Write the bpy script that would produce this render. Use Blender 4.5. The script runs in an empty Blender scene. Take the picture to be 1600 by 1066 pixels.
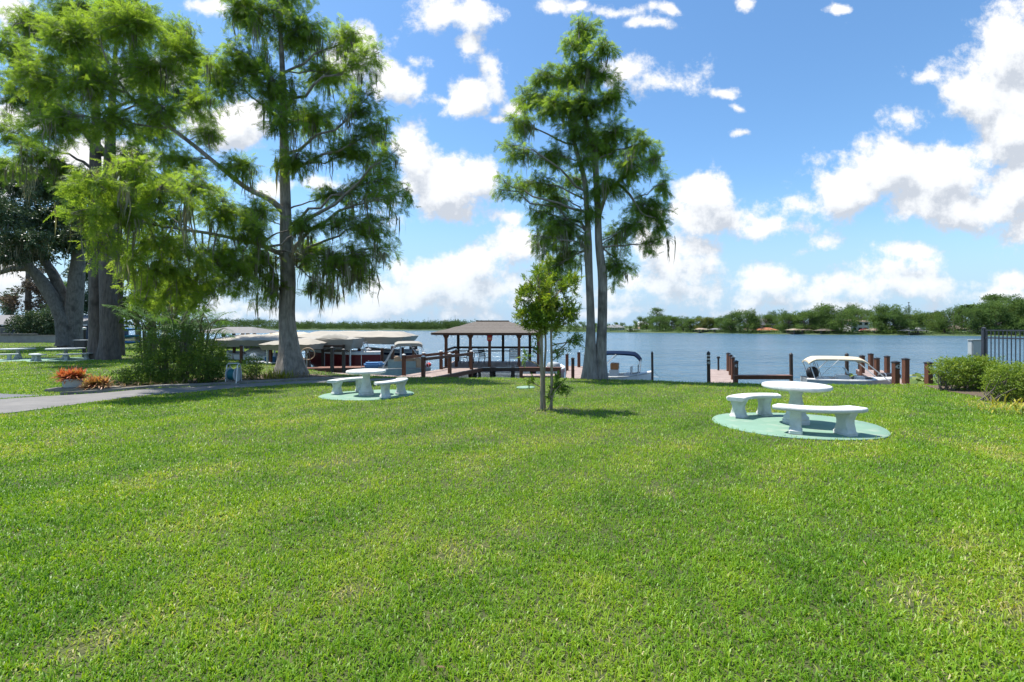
import bpy, bmesh, math, random
import numpy as np
from mathutils import Vector, Matrix

C = bpy.context.scene.collection
SC = bpy.context.scene
R = math.radians

# ------------------------------------------------------------------ camera
F = 711.0                      # focal length in photo pixels (16 mm on 36 mm, 1600 px wide)
HZ = 511.0                     # horizon row of the photograph
CZ = 1.75                      # eye height
cam_d = bpy.data.cameras.new("camera")
cam = bpy.data.objects.new("camera", cam_d)
C.objects.link(cam)
cam.location = (0, 0, CZ)
cam.rotation_euler = (R(90), 0, 0)
cam_d.sensor_width = 36.0
cam_d.lens = 36.0 * F / 1600.0
cam_d.shift_y = -(533.0 - HZ) / 1600.0
cam_d.clip_start = 0.05
cam_d.clip_end = 9000
SC.camera = cam

# ------------------------------------------------------------------ light and exposure
SUN = Vector((-0.36, 0.17, 0.917)).normalized()      # direction towards the sun
SUN_EL = math.asin(SUN.z)
SUN_ROT = math.atan2(SUN.x, SUN.y)
sd = bpy.data.lights.new("sun", 'SUN')
sd.energy = 4.2
sd.angle = R(0.53)
sd.color = (1.0, 0.955, 0.88)
so = bpy.data.objects.new("sun", sd)
C.objects.link(so)
so.rotation_euler = SUN.to_track_quat('Z', 'Y').to_euler()
SC.view_settings.view_transform = 'Standard'
SC.view_settings.look = 'None'
SC.view_settings.exposure = 0.93
SC.view_settings.gamma = 1.0
SC.view_settings.use_curve_mapping = False
SC.cycles.max_bounces = 10
SC.cycles.diffuse_bounces = 6
SC.cycles.glossy_bounces = 2
SC.cycles.transmission_bounces = 8
SC.cycles.transparent_max_bounces = 4
SC.cycles.caustics_reflective = False
SC.cycles.caustics_refractive = False

# ------------------------------------------------------------------ sky: Nishita sky with cumulus clouds by direction
CLOUDS = [
 (1566,85,62,75),(1530,150,75,50),(1590,190,60,60),(1440,125,30,12),(1415,185,36,16),
 (1380,255,90,42),(1500,265,120,52),(1585,280,80,70),(1500,325,120,42),(1330,290,55,40),(1255,322,62,22),(1205,362,52,15),
 (1285,383,22,11),(1240,403,26,13),(1450,392,75,15),(1400,422,60,20),(1440,447,110,22),(1350,455,70,20),
 (1205,438,46,26),(1205,468,75,20),(1122,447,17,13),
 (1100,305,46,36),(1095,345,68,34),(1060,385,60,30),(1050,418,62,28),(1020,452,90,26),
 (690,300,80,52),(648,245,34,45),(745,288,44,36),(700,335,62,24),
 (800,385,55,30),(735,415,66,30),(670,430,70,25),(800,335,24,12),(755,448,95,26),(630,458,105,26),(825,468,80,20),
 (745,22,40,30),(675,22,46,26),(735,72,26,26),(762,104,24,14),(655,95,20,14),(690,152,14,8),(800,165,22,12),(775,185,20,8),(960,14,44,7),(1012,32,30,7),(1042,8,22,7),(905,8,20,6),(728,150,32,36),(772,128,22,24),(632,125,26,26),(862,14,26,11),
 (1030,132,50,24),(985,112,34,18),(1124,141,22,7),(1153,165,9,7),(1162,212,11,5),(1168,8,12,10),(1310,15,11,5),
 (560,85,60,45),(600,110,34,36),(340,195,60,40),(320,8,42,12),(30,18,26,26),(45,185,80,22),(20,285,60,40),
 (490,285,60,18),(430,290,40,12),(15,440,60,40),
 (500,486,200,14),(900,490,200,9),(1300,484,200,9),(1592,438,32,18),(1560,462,60,10),(150,250,90,40),(250,110,60,30),
]
world = bpy.data.worlds.new("World")
SC.world = world
world.use_nodes = True

def cloud_group():
    g = bpy.data.node_groups.new("cloud_density", 'ShaderNodeTree')
    g.interface.new_socket("P", in_out='INPUT', socket_type='NodeSocketVector')
    g.interface.new_socket("D", in_out='OUTPUT', socket_type='NodeSocketFloat')
    N, L = g.nodes, g.links
    gi = N.new('NodeGroupInput'); go = N.new('NodeGroupOutput')
    # domain warp
    nz = N.new('ShaderNodeTexNoise'); nz.inputs['Scale'].default_value = 6.0; nz.inputs['Detail'].default_value = 5
    L.new(gi.outputs[0], nz.inputs['Vector'])
    sub = N.new('ShaderNodeVectorMath'); sub.operation = 'SUBTRACT'; sub.inputs[1].default_value = (.5, .5, .5)
    L.new(nz.outputs['Color'], sub.inputs[0])
    ma = N.new('ShaderNodeVectorMath'); ma.operation = 'MULTIPLY_ADD'; ma.inputs[1].default_value = (.11, .075, 0)
    L.new(sub.outputs[0], ma.inputs[0]); L.new(gi.outputs[0], ma.inputs[2])
    acc = None
    for (px, py, rx, ry) in CLOUDS:
        a = N.new('ShaderNodeVectorMath'); a.operation = 'MULTIPLY_ADD'
        ka, kb = F / (rx * 1.1), F / (ry * 1.1)
        a.inputs[1].default_value = (ka, kb, 0)
        a.inputs[2].default_value = (-(px - 800) / F * ka, -(HZ - py) / F * kb, 0)
        L.new(ma.outputs[0], a.inputs[0])
        ln = N.new('ShaderNodeVectorMath'); ln.operation = 'LENGTH'
        L.new(a.outputs[0], ln.inputs[0])
        w = min(1.5, max(.6, ry / 26.0))
        f = N.new('ShaderNodeMath'); f.operation = 'MULTIPLY_ADD'
        f.inputs[1].default_value = -w; f.inputs[2].default_value = w
        L.new(ln.outputs['Value'], f.inputs[0])
        if acc is None:
            acc = f
        else:
            m = N.new('ShaderNodeMath'); m.operation = 'SMOOTH_MAX'; m.inputs[2].default_value = .35
            L.new(acc.outputs[0], m.inputs[0]); L.new(f.outputs[0], m.inputs[1])
            acc = m
    lim = N.new('ShaderNodeMath'); lim.operation = 'MAXIMUM'; lim.inputs[1].default_value = -1.1
    L.new(acc.outputs[0], lim.inputs[0])
    n2 = N.new('ShaderNodeTexNoise'); n2.inputs['Scale'].default_value = 7.5; n2.inputs['Detail'].default_value = 11
    n2.inputs['Roughness'].default_value = .63; n2.inputs['Lacunarity'].default_value = 2.1
    L.new(gi.outputs[0], n2.inputs['Vector'])
    b = N.new('ShaderNodeMath'); b.operation = 'MULTIPLY_ADD'; b.inputs[1].default_value = 4.6; b.inputs[2].default_value = -2.28
    L.new(n2.outputs['Fac'], b.inputs[0])
    s = N.new('ShaderNodeMath'); s.operation = 'ADD'
    L.new(lim.outputs[0], s.inputs[0]); L.new(b.outputs[0], s.inputs[1])
    L.new(s.outputs[0], go.inputs[0])
    return g

def build_world():
    nt = world.node_tree; N, L = nt.nodes, nt.links
    N.clear()
    out = N.new('ShaderNodeOutputWorld')
    sky = N.new('ShaderNodeTexSky'); sky.sky_type = 'NISHITA'; sky.sun_disc = False
    sky.sun_elevation = SUN_EL; sky.sun_rotation = SUN_ROT
    sky.altitude = 0; sky.air_density = 1.0; sky.dust_density = .35; sky.ozone_density = 3.0
    bg = N.new('ShaderNodeBackground'); bg.inputs["Strength"].default_value = .112
    hsv = N.new('ShaderNodeHueSaturation'); hsv.inputs['Saturation'].default_value = 1.08
    tint = N.new('ShaderNodeMix'); tint.data_type = 'RGBA'; tint.blend_type = 'MULTIPLY'; tint.inputs['Factor'].default_value = 1
    tint.inputs['B'].default_value = (.88, .98, 1.0, 1)
    L.new(sky.outputs[0], tint.inputs['A']); L.new(tint.outputs['Result'], hsv.inputs['Color'])
    tc = N.new('ShaderNodeTexCoord')
    sx = N.new('ShaderNodeSeparateXYZ'); L.new(tc.outputs['Generated'], sx.inputs[0])
    yab = N.new('ShaderNodeMath'); yab.operation = 'ABSOLUTE'; L.new(sx.outputs['Y'], yab.inputs[0])
    ymx = N.new('ShaderNodeMath'); ymx.operation = 'MAXIMUM'; ymx.inputs[1].default_value = .12; L.new(yab.outputs[0], ymx.inputs[0])
    u = N.new('ShaderNodeMath'); u.operation = 'DIVIDE'; L.new(sx.outputs['X'], u.inputs[0]); L.new(ymx.outputs[0], u.inputs[1])
    v = N.new('ShaderNodeMath'); v.operation = 'DIVIDE'; L.new(sx.outputs['Z'], v.inputs[0]); L.new(ymx.outputs[0], v.inputs[1])
    cb = N.new('ShaderNodeCombineXYZ'); L.new(u.outputs[0], cb.inputs[0]); L.new(v.outputs[0], cb.inputs[1])
    grp = cloud_group()
    d0 = N.new('ShaderNodeGroup'); d0.node_tree = grp; L.new(cb.outputs[0], d0.inputs[0])
    off = N.new('ShaderNodeVectorMath'); off.operation = 'ADD'; off.inputs[1].default_value = (-.016, .055, 0)
    L.new(cb.outputs[0], off.inputs[0])
    d1 = N.new('ShaderNodeGroup'); d1.node_tree = grp; L.new(off.outputs[0], d1.inputs[0])
    al = N.new('ShaderNodeMapRange'); al.interpolation_type = 'SMOOTHSTEP'
    al.inputs['From Min'].default_value = -.20; al.inputs['From Max'].default_value = .62
    L.new(d0.outputs[0], al.inputs['Value'])
    df = N.new('ShaderNodeMath'); df.operation = 'SUBTRACT'; L.new(d0.outputs[0], df.inputs[0]); L.new(d1.outputs[0], df.inputs[1])
    sh = N.new('ShaderNodeMapRange'); sh.inputs['From Min'].default_value = -.62; sh.inputs['From Max'].default_value = .80
    L.new(df.outputs[0], sh.inputs['Value'])
    col = N.new('ShaderNodeValToRGB')
    e = col.color_ramp.elements
    e[0].position = 0; e[0].color = (.58, .63, .71, 1)
    e[1].position = 1; e[1].color = (1, 1, 1, 1)
    k = e.new(.5); k.color = (.86, .89, .93, 1)
    L.new(sh.outputs[0], col.inputs[0])
    bg2 = N.new('ShaderNodeBackground'); bg2.inputs["Strength"].default_value = .58
    L.new(col.outputs[0], bg2.inputs['Color'])
    # pale blue air near the horizon instead of the model's yellow band
    hz = N.new('ShaderNodeMapRange'); hz.interpolation_type = 'SMOOTHSTEP'
    hz.inputs['From Min'].default_value = -.02; hz.inputs['From Max'].default_value = .34
    hz.inputs['To Min'].default_value = 1; hz.inputs['To Max'].default_value = 0
    L.new(v.outputs[0], hz.inputs['Value'])
    hm = N.new('ShaderNodeMix'); hm.data_type = 'RGBA'
    L.new(hz.outputs[0], hm.inputs['Factor']); L.new(hsv.outputs[0], hm.inputs['A']); hm.inputs['B'].default_value = (2.3, 3.25, 4.3, 1)
    L.new(hm.outputs['Result'], bg.inputs['Color'])
    # thinner near the horizon
    vh = N.new('ShaderNodeMapRange'); vh.inputs['From Min'].default_value = 0; vh.inputs['From Max'].default_value = .16
    vh.inputs['To Min'].default_value = .62; vh.inputs['To Max'].default_value = 1
    L.new(v.outputs[0], vh.inputs['Value'])
    mu = N.new('ShaderNodeMath'); mu.operation = 'MULTIPLY'; L.new(al.outputs[0], mu.inputs[0]); L.new(vh.outputs[0], mu.inputs[1])
    mx = N.new('ShaderNodeMixShader'); L.new(mu.outputs[0], mx.inputs[0])
    L.new(bg.outputs[0], mx.inputs[1]); L.new(bg2.outputs[0], mx.inputs[2])
    L.new(mx.outputs[0], out.inputs['Surface'])
build_world()


# ------------------------------------------------------------------ helpers
rng = np.random.default_rng(7)
random.seed(7)

def at(px, py, Y):
    return Vector(((px - 800) / F * Y, Y, CZ - (py - HZ) / F * Y))

HP = np.array([(-20, .05), (0, 0), (5, -.03), (8.5, -.1), (13.5, -.3), (20, -.5), (24, -.53), (40, -.45), (60, -.25), (90, .2), (300, 1)])
SH = np.array([(-400, 160), (-200, 120), (-60, 75), (-30, 60), (-22, 45), (-17, 34), (-14, 28), (-10.8, 24), (-7.5, 21.4), (-4.5, 20.3), (1.4, 20),
               (4.1, 19.5), (7.6, 17.7), (10.8, 17), (14.1, 16.8), (17, 17.4), (22, 19), (40, 24), (200, 60), (400, 90)])
_gx = np.linspace(-400, 400, 6401)
_gy = np.interp(_gx, SH[:, 0], SH[:, 1])
_k = np.hanning(23); _k /= _k.sum()
_gy = np.convolve(np.pad(_gy, 11, mode='edge'), _k, mode='valid')
def shore(x): return np.interp(x, _gx, _gy)
def gz(x, y):
    z = np.interp(y, HP[:, 0], HP[:, 1])
    return z + .012 * np.sin(x * .9 + 1.3) * np.cos(y * .7) + .01 * np.sin(x * 2.3 + y * 1.1)
def gp(px, py):
    """point where a pixel's ray meets the lawn"""
    Y = 10.0
    for _ in range(30):
        X = (px - 800) / F * Y
        Y = (CZ - float(gz(X, Y))) * F / (py - HZ)
    X = (px - 800) / F * Y
    return Vector((X, Y, float(gz(X, Y))))

def _h2(i, j, s):
    n = (i * 374761393 + j * 668265263 + s * 144665) & 0x7fffffff
    n = ((n ^ (n >> 13)) * 1274126177) & 0x7fffffff
    return ((n ^ (n >> 16)) & 0xffff) / 65535.0
def vnoise(x, y, s=0):
    x = np.asarray(x, float); y = np.asarray(y, float)
    i = np.floor(x).astype(np.int64); j = np.floor(y).astype(np.int64)
    fx = x - i; fy = y - j
    fx = fx * fx * (3 - 2 * fx); fy = fy * fy * (3 - 2 * fy)
    a = _h2(i, j, s); b = _h2(i + 1, j, s); c = _h2(i, j + 1, s); d = _h2(i + 1, j + 1, s)
    return (a * (1 - fx) + b * fx) * (1 - fy) + (c * (1 - fx) + d * fx) * fy

def inpoly(x, y, poly):
    ins = np.zeros(np.shape(x), bool)
    n = len(poly)
    for k in range(n):
        x0, y0 = poly[k]; x1, y1 = poly[(k + 1) % n]
        c = ((y0 > y) != (y1 > y)) & (x < (x1 - x0) * (y - y0) / ((y1 - y0) or 1e-9) + x0)
        ins ^= c
    return ins

# ---- objects
def props(o, label=None, cat=None, group=None, kind=None):
    if label: o['label'] = label
    if cat: o['category'] = cat
    if group: o['group'] = group
    if kind: o['kind'] = kind
    return o
def thing(name, loc, label, cat, group=None, rz=0):
    o = bpy.data.objects.new(name, None)
    o.empty_display_size = .2
    C.objects.link(o); o.location = loc; o.rotation_euler = (0, 0, rz)
    return props(o, label, cat, group)
def copy_tree(o, parent=None):
    c = o.copy(); C.objects.link(c)
    if parent: c.parent = parent
    for ch in list(o.children): copy_tree(ch, c)
    return c

def np_mesh(name, V, quads=None, tris=None, tone=None, mat=None, smooth=False):
    me = bpy.data.meshes.new(name)
    V = np.ascontiguousarray(V, dtype=np.float32)
    q = np.zeros((0, 4), np.int32) if quads is None else np.asarray(quads, np.int32)
    t = np.zeros((0, 3), np.int32) if tris is None else np.asarray(tris, np.int32)
    me.vertices.add(len(V)); me.vertices.foreach_set('co', V.ravel())
    nl = q.size + t.size
    me.loops.add(nl)
    me.loops.foreach_set('vertex_index', np.concatenate([q.ravel(), t.ravel()]).astype(np.int32))
    nf = len(q) + len(t)
    me.polygons.add(nf)
    st = np.concatenate([np.arange(len(q)) * 4, q.size + np.arange(len(t)) * 3]).astype(np.int32)
    me.polygons.foreach_set('loop_start', st)
    if smooth: me.polygons.foreach_set('use_smooth', np.ones(nf, bool))
    me.update(calc_edges=True)
    if tone is not None:
        a = me.attributes.new('tone', 'FLOAT', 'FACE')
        a.data.foreach_set('value', np.asarray(tone, np.float32))
    if mat: me.materials.append(mat)
    return me
def link_mesh(name, me, parent=None, origin=True):
    o = bpy.data.objects.new(name, me)
    C.objects.link(o)
    if parent: o.parent = parent
    return o

def orth(d):
    d = Vector(d).normalized()
    a = Vector((0, 0, 1)) if abs(d.z) < .95 else Vector((1, 0, 0))
    u = d.cross(a).normalized(); v = u.cross(d).normalized()
    return d, u, v

class MB:
    """gathers simple shapes (world coordinates) into ONE mesh"""
    def __init__(s): s.v = []; s.f = []
    def add(s, vs, fs):
        b = len(s.v); s.v += [tuple(p) for p in vs]; s.f += [tuple(b + i for i in f) for f in fs]
        return s
    def obox(s, c, ax, ay, az):
        c = Vector(c); ax = Vector(ax); ay = Vector(ay); az = Vector(az)
        vs = [c + sx * ax + sy * ay + sz * az for sz in (-1, 1) for sy in (-1, 1) for sx in (-1, 1)]
        return s.add(vs, [(0, 2, 3, 1), (4, 5, 7, 6), (0, 1, 5, 4), (2, 6, 7, 3), (0, 4, 6, 2), (1, 3, 7, 5)])
    def box(s, x0, x1, y0, y1, z0, z1):
        return s.obox(((x0 + x1) / 2, (y0 + y1) / 2, (z0 + z1) / 2), ((x1 - x0) / 2, 0, 0), (0, (y1 - y0) / 2, 0), (0, 0, (z1 - z0) / 2))
    def bar(s, a, b, w, h=None, up=(0, 0, 1)):
        a = Vector(a); b = Vector(b); h = h or w
        d = b - a
        u = d.cross(Vector(up))
        if u.length < 1e-6: u = Vector((1, 0, 0))
        u.normalize(); v = u.cross(d).normalized()
        return s.obox((a + b) / 2, d / 2, u * w / 2, v * h / 2)
    def tube(s, pts, rad, n=8, flute=None, cap=True):
        pts = [Vector(p) for p in pts]
        if not hasattr(rad, '__len__'): rad = [rad] * len(pts)
        b = len(s.v); u = None
        for i, p in enumerate(pts):
            d = (pts[min(i + 1, len(pts) - 1)] - pts[max(i - 1, 0)])
            if d.length < 1e-9: d = Vector((0, 0, 1))
            d.normalize()
            if u is None: _, u, _ = orth(d)
            u = (u - d * u.dot(d))
            if u.length < 1e-6: _, u, _ = orth(d)
            u.normalize(); w = d.cross(u)
            for k in range(n):
                t = 2 * math.pi * k / n
                r = rad[i] * (flute(i, t) if flute else 1)
                s.v.append(tuple(p + u * (r * math.cos(t)) + w * (r * math.sin(t))))
        for i in range(len(pts) - 1):
            for k in range(n):
                k2 = (k + 1) % n
                s.f.append((b + i * n + k, b + i * n + k2, b + (i + 1) * n + k2, b + (i + 1) * n + k))
        if cap:
            s.f.append(tuple(b + k for k in range(n))[::-1])
            s.f.append(tuple(b + (len(pts) - 1) * n + k for k in range(n)))
        return s
    def lathe(s, c, prof, n=32, sx=1, sy=1):
        b = len(s.v); c = Vector(c)
        for (r, z) in prof:
            for k in range(n):
                t = 2 * math.pi * k / n
                s.v.append((c.x + r * sx * math.cos(t), c.y + r * sy * math.sin(t), c.z + z))
        for i in range(len(prof) - 1):
            for k in range(n):
                k2 = (k + 1) % n
                s.f.append((b + i * n + k, b + i * n + k2, b + (i + 1) * n + k2, b + (i + 1) * n + k))
        s.f.append(tuple(b + k for k in range(n))[::-1])
        s.f.append(tuple(b + (len(prof) - 1) * n + k for k in range(n)))
        return s
    def prism(s, poly, z0, z1):
        n = len(poly)
        vs = [(p[0], p[1], z0) for p in poly] + [(p[0], p[1], z1) for p in poly]
        fs = [tuple(range(n))[::-1], tuple(range(n, 2 * n))] + [(k, (k + 1) % n, n + (k + 1) % n, n + k) for k in range(n)]
        return s.add(vs, fs)
    def grid(s, P):
        """P[i][j] points"""
        b = len(s.v); m = len(P[0])
        for r in P: s.v += [tuple(p) for p in r]
        for i in range(len(P) - 1):
            for j in range(m - 1):
                s.f.append((b + i * m + j, b + i * m + j + 1, b + (i + 1) * m + j + 1, b + (i + 1) * m + j))
        return s
    def build(s, name, mat, parent=None, bevel=0, smooth=False, sub=0):
        o0 = Vector(parent_world(parent)) if parent else Vector((0, 0, 0))
        me = bpy.data.meshes.new(name)
        me.from_pydata([(v[0] - o0.x, v[1] - o0.y, v[2] - o0.z) for v in s.v], [], s.f)
        bm = bmesh.new(); bm.from_mesh(me)
        bmesh.ops.recalc_face_normals(bm, faces=bm.faces)
        if bevel:
            es = [e for e in bm.edges if len(e.link_faces) == 2 and e.calc_face_angle(0) > .5]
            bmesh.ops.bevel(bm, geom=es, offset=bevel, segments=2, affect='EDGES', clamp_overlap=True)
        bm.to_mesh(me); bm.free()
        if smooth:
            me.polygons.foreach_set('use_smooth', [True] * len(me.polygons))
            me.set_sharp_from_angle(angle=R(42))
        me.materials.append(mat)
        o = link_mesh(name, me, parent)
        if sub:
            m = o.modifiers.new('sub', 'SUBSURF'); m.levels = m.render_levels = sub
        return o
def parent_world(p):
    v = Vector((0, 0, 0))
    while p is not None:
        v += Vector(p.location); p = p.parent
    return v

# ------------------------------------------------------------------ materials
def nmat(name):
    m = bpy.data.materials.new(name); m.use_nodes = True
    nt = m.node_tree; nt.nodes.clear()
    out = nt.nodes.new('ShaderNodeOutputMaterial')
    return m, nt.nodes, nt.links, out
def ramp(N, stops):
    r = N.new('ShaderNodeValToRGB'); e = r.color_ramp.elements
    e[0].position = stops[0][0]; e[0].color = (*stops[0][1], 1)
    e[1].position = stops[-1][0]; e[1].color = (*stops[-1][1], 1)
    for p, c in stops[1:-1]:
        k = e.new(p); k.color = (*c, 1)
    return r
def pmat(name, c1, c2=None, scale=6, rough=.6, bump=.0, metal=0, spec=.4, stretch=(1, 1, 1), detail=6, bscale=None, stains=None):
    m, N, L, out = nmat(name)
    p = N.new('ShaderNodeBsdfPrincipled')
    p.inputs['Roughness'].default_value = rough; p.inputs['Metallic'].default_value = metal
    p.inputs['Specular IOR Level'].default_value = spec
    L.new(p.outputs[0], out.inputs[0])
    geo = N.new('ShaderNodeNewGeometry')
    mp = N.new('ShaderNodeMapping'); mp.inputs['Scale'].default_value = stretch
    L.new(geo.outputs['Position'], mp.inputs['Vector'])
    nz = N.new('ShaderNodeTexNoise'); nz.inputs['Scale'].default_value = scale; nz.inputs['Detail'].default_value = detail
    nz.inputs['Roughness'].default_value = .65
    L.new(mp.outputs[0], nz.inputs['Vector'])
    r = ramp(N, [(.3, c1), (.7, c2 or tuple(x * .8 for x in c1))])
    L.new(nz.outputs['Fac'], r.inputs[0])
    colout = r.outputs[0]
    if stains:
        n2 = N.new('ShaderNodeTexNoise'); n2.inputs['Scale'].default_value = stains[1]; n2.inputs['Detail'].default_value = 5
        L.new(geo.outputs['Position'], n2.inputs['Vector'])
        mr = N.new('ShaderNodeMapRange'); mr.inputs['From Min'].default_value = .52; mr.inputs['From Max'].default_value = .72
        mr.inputs['To Max'].default_value = stains[2]
        L.new(n2.outputs['Fac'], mr.inputs['Value'])
        mx = N.new('ShaderNodeMix'); mx.data_type = 'RGBA'
        L.new(mr.outputs[0], mx.inputs['Factor']); L.new(colout, mx.inputs['A']); mx.inputs['B'].default_value = (*stains[0], 1)
        colout = mx.outputs['Result']
    L.new(colout, p.inputs['Base Color'])
    if bump:
        bz = nz
        if bscale:
            bz = N.new('ShaderNodeTexNoise'); bz.inputs['Scale'].default_value = bscale; bz.inputs['Detail'].default_value = 5
            L.new(mp.outputs[0], bz.inputs['Vector'])
        b = N.new('ShaderNodeBump'); b.inputs['Strength'].default_value = 1; b.inputs['Distance'].default_value = bump
        L.new(bz.outputs['Fac'], b.inputs['Height']); L.new(b.outputs[0], p.inputs['Normal'])
    return m
def leafmat(name, stops, trans=.35, rough=.55, spec=.25, yel=1.25, patch=None):
    """leaf colour by the leaf's own tone; light passes through"""
    m, N, L, out = nmat(name)
    a = N.new('ShaderNodeAttribute'); a.attribute_name = 'tone'
    r = ramp(N, stops)
    L.new(a.outputs['Fac'], r.inputs[0])
    p = N.new('ShaderNodeBsdfPrincipled'); p.inputs['Roughness'].default_value = rough; p.inputs['Specular IOR Level'].default_value = spec
    L.new(r.outputs[0], p.inputs['Base Color'])
    t = N.new('ShaderNodeBsdfTranslucent')
    g = N.new('ShaderNodeMix'); g.data_type = 'RGBA'; g.blend_type = 'MULTIPLY'; g.inputs['Factor'].default_value = 1
    g.inputs['B'].default_value = (yel * 1.15, yel * 1.1, yel * .45, 1)
    L.new(r.outputs[0], g.inputs['A']); L.new(g.outputs['Result'], t.inputs['Color'])
    mx = N.new('ShaderNodeMixShader'); mx.inputs[0].default_value = trans
    L.new(p.outputs[0], mx.inputs[1]); L.new(t.outputs[0], mx.inputs[2]); L.new(mx.outputs[0], out.inputs[0])
    return m

M = {}
M['grass'] = leafmat('grass_blades', [(0, (.085, .205, .014)), (.35, (.172, .330, .018)), (.62, (.255, .395, .022)), (.82, (.35, .43, .05)), (1, (.52, .46, .21))], .42, .42, .35, 1.15)
M['soil'] = pmat('lawn_thatch', (.040, .060, .016), (.085, .085, .030), 3.5, .9, .02, detail=8)
M['cypress'] = leafmat('cypress_leaf', [(0, (.080, .145, .034)), (.45, (.150, .245, .048)), (.8, (.215, .315, .055)), (1, (.27, .36, .07))], .6, .55, .2, 1.45)
M['cypress2'] = leafmat('cypress_leaf_light', [(0, (.088, .158, .036)), (.45, (.170, .268, .050)), (.8, (.235, .335, .058)), (1, (.28, .37, .07))], .62, .55, .2, 1.45)
M['oak'] = leafmat('oak_leaf', [(0, (.035, .062, .032)), (.5, (.065, .115, .052)), (1, (.13, .18, .09))], .2, .4, .45, 1.1)
M['crape'] = leafmat('myrtle_leaf', [(0, (.06, .13, .02)), (.5, (.13, .23, .028)), (.85, (.22, .31, .034)), (1, (.33, .35, .04))], .45, .42, .4, 1.2)
M['hedge'] = leafmat('hedge_leaf', [(0, (.07, .135, .02)), (.5, (.165, .265, .032)), (1, (.30, .38, .05))], .4, .42, .4, 1.2)
M['shrub'] = leafmat('shrub_leaf', [(0, (.05, .105, .022)), (.5, (.115, .20, .032)), (.9, (.19, .28, .036)), (1, (.28, .31, .05))], .42, .45, .35, 1.2)
M['palm'] = leafmat('palm_leaf', [(0, (.04, .105, .03)), (.6, (.09, .19, .045)), (1, (.15, .25, .06))], .45, .5, .2, 1.1)
M['farleaf'] = leafmat('far_leaf', [(0, (.055, .10, .034)), (.5, (.105, .18, .046)), (1, (.18, .26, .06))], .35, .6, .2, 1.1)
M['farleaf2'] = leafmat('far_leaf_yellowish', [(0, (.08, .11, .034)), (.5, (.16, .20, .046)), (1, (.25, .27, .06))], .35, .6, .2, 1.1)
M['rusty'] = leafmat('rusty_leaf', [(0, (.09, .07, .055)), (.5, (.16, .115, .085)), (1, (.10, .12, .06))], .2, .6, .2, 1.0)
M['moss'] = leafmat('spanish_moss', [(0, (.12, .115, .085)), (.6, (.24, .23, .175)), (1, (.34, .33, .26))], .35, .8, .1, 1.0)
M['drygrass'] = leafmat('dry_leaf', [(0, (.10, .065, .035)), (.6, (.24, .17, .09)), (1, (.36, .28, .16))], .2, .7, .2, .95)
M['brom'] = leafmat('bromeliad_leaf', [(0, (.10, .14, .03)), (.3, (.45, .28, .08)), (.6, (.55, .12, .06)), (1, (.62, .26, .16))], .3, .4, .4, 1.0)
M['brom2'] = leafmat('bromeliad_leaf_pale', [(0, (.16, .14, .06)), (.4, (.48, .33, .14)), (.75, (.45, .15, .09)), (1, (.60, .42, .22))], .3, .4, .4, 1.0)
M['yellowplant'] = leafmat('yellow_leaf', [(0, (.10, .16, .02)), (.6, (.30, .30, .03)), (1, (.45, .40, .06))], .3, .5, .3, 1.0)
M['lily'] = leafmat('lily_leaf', [(0, (.05, .10, .02)), (.6, (.15, .21, .04)), (1, (.34, .36, .14))], .25, .35, .5, 1.1)
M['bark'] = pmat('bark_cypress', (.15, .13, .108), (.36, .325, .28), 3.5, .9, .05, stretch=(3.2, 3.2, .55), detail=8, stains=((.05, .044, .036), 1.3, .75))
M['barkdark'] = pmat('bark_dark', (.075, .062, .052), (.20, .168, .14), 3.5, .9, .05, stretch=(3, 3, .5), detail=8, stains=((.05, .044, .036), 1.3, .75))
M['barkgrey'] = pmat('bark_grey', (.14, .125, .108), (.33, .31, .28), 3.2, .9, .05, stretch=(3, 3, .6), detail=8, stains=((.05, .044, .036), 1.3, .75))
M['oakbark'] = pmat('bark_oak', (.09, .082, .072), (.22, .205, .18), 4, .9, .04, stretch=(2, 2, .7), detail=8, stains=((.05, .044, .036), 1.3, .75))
M['barksap'] = pmat('bark_myrtle', (.20, .16, .11), (.36, .30, .22), 9, .8, .004, stretch=(3, 3, .6))
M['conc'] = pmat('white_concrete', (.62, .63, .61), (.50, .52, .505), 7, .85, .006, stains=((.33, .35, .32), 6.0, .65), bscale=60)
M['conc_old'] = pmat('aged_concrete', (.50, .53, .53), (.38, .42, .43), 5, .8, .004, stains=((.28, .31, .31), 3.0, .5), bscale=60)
M['pad'] = pmat('green_pad_paint', (.19, .315, .235), (.16, .27, .20), 2.5, .85, .003, stains=((.30, .36, .28), 3.2, .75), bscale=80)
M['path'] = pmat('path_concrete', (.21, .20, .19), (.15, .145, .14), 2.2, .9, .006, stains=((.16, .15, .14), 1.2, .6), bscale=50)
M['asphalt'] = pmat('asphalt', (.16, .165, .18), (.11, .115, .125), 8, .9, .006, bscale=90)
M['kerb'] = pmat('kerb_concrete', (.26, .25, .23), (.18, .175, .16), 4, .9, .006, stains=((.14, .13, .12), 2.0, .6), bscale=50)
M['mulch'] = pmat('mulch', (.055, .038, .026), (.17, .125, .085), 22, .95, .03, detail=8)
M['deck'] = pmat('deck_boards', (.40, .31, .27), (.29, .215, .185), 3.0, .75, .003, stretch=(1, 1, 1), stains=((.20, .14, .12), 1.3, .4))
M['deckred'] = pmat('deck_boards_red', (.26, .125, .085), (.17, .08, .055), 3.5, .7, .003)
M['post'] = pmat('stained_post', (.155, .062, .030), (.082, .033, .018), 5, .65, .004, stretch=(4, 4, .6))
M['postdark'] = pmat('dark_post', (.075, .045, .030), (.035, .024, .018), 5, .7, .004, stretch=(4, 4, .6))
M['cap'] = pmat('post_cap_black', (.02, .02, .022), (.035, .035, .037), 5, .5)
M['capwhite'] = pmat('post_cap_white', (.70, .70, .68), (.58, .58, .57), 5, .5)
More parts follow.
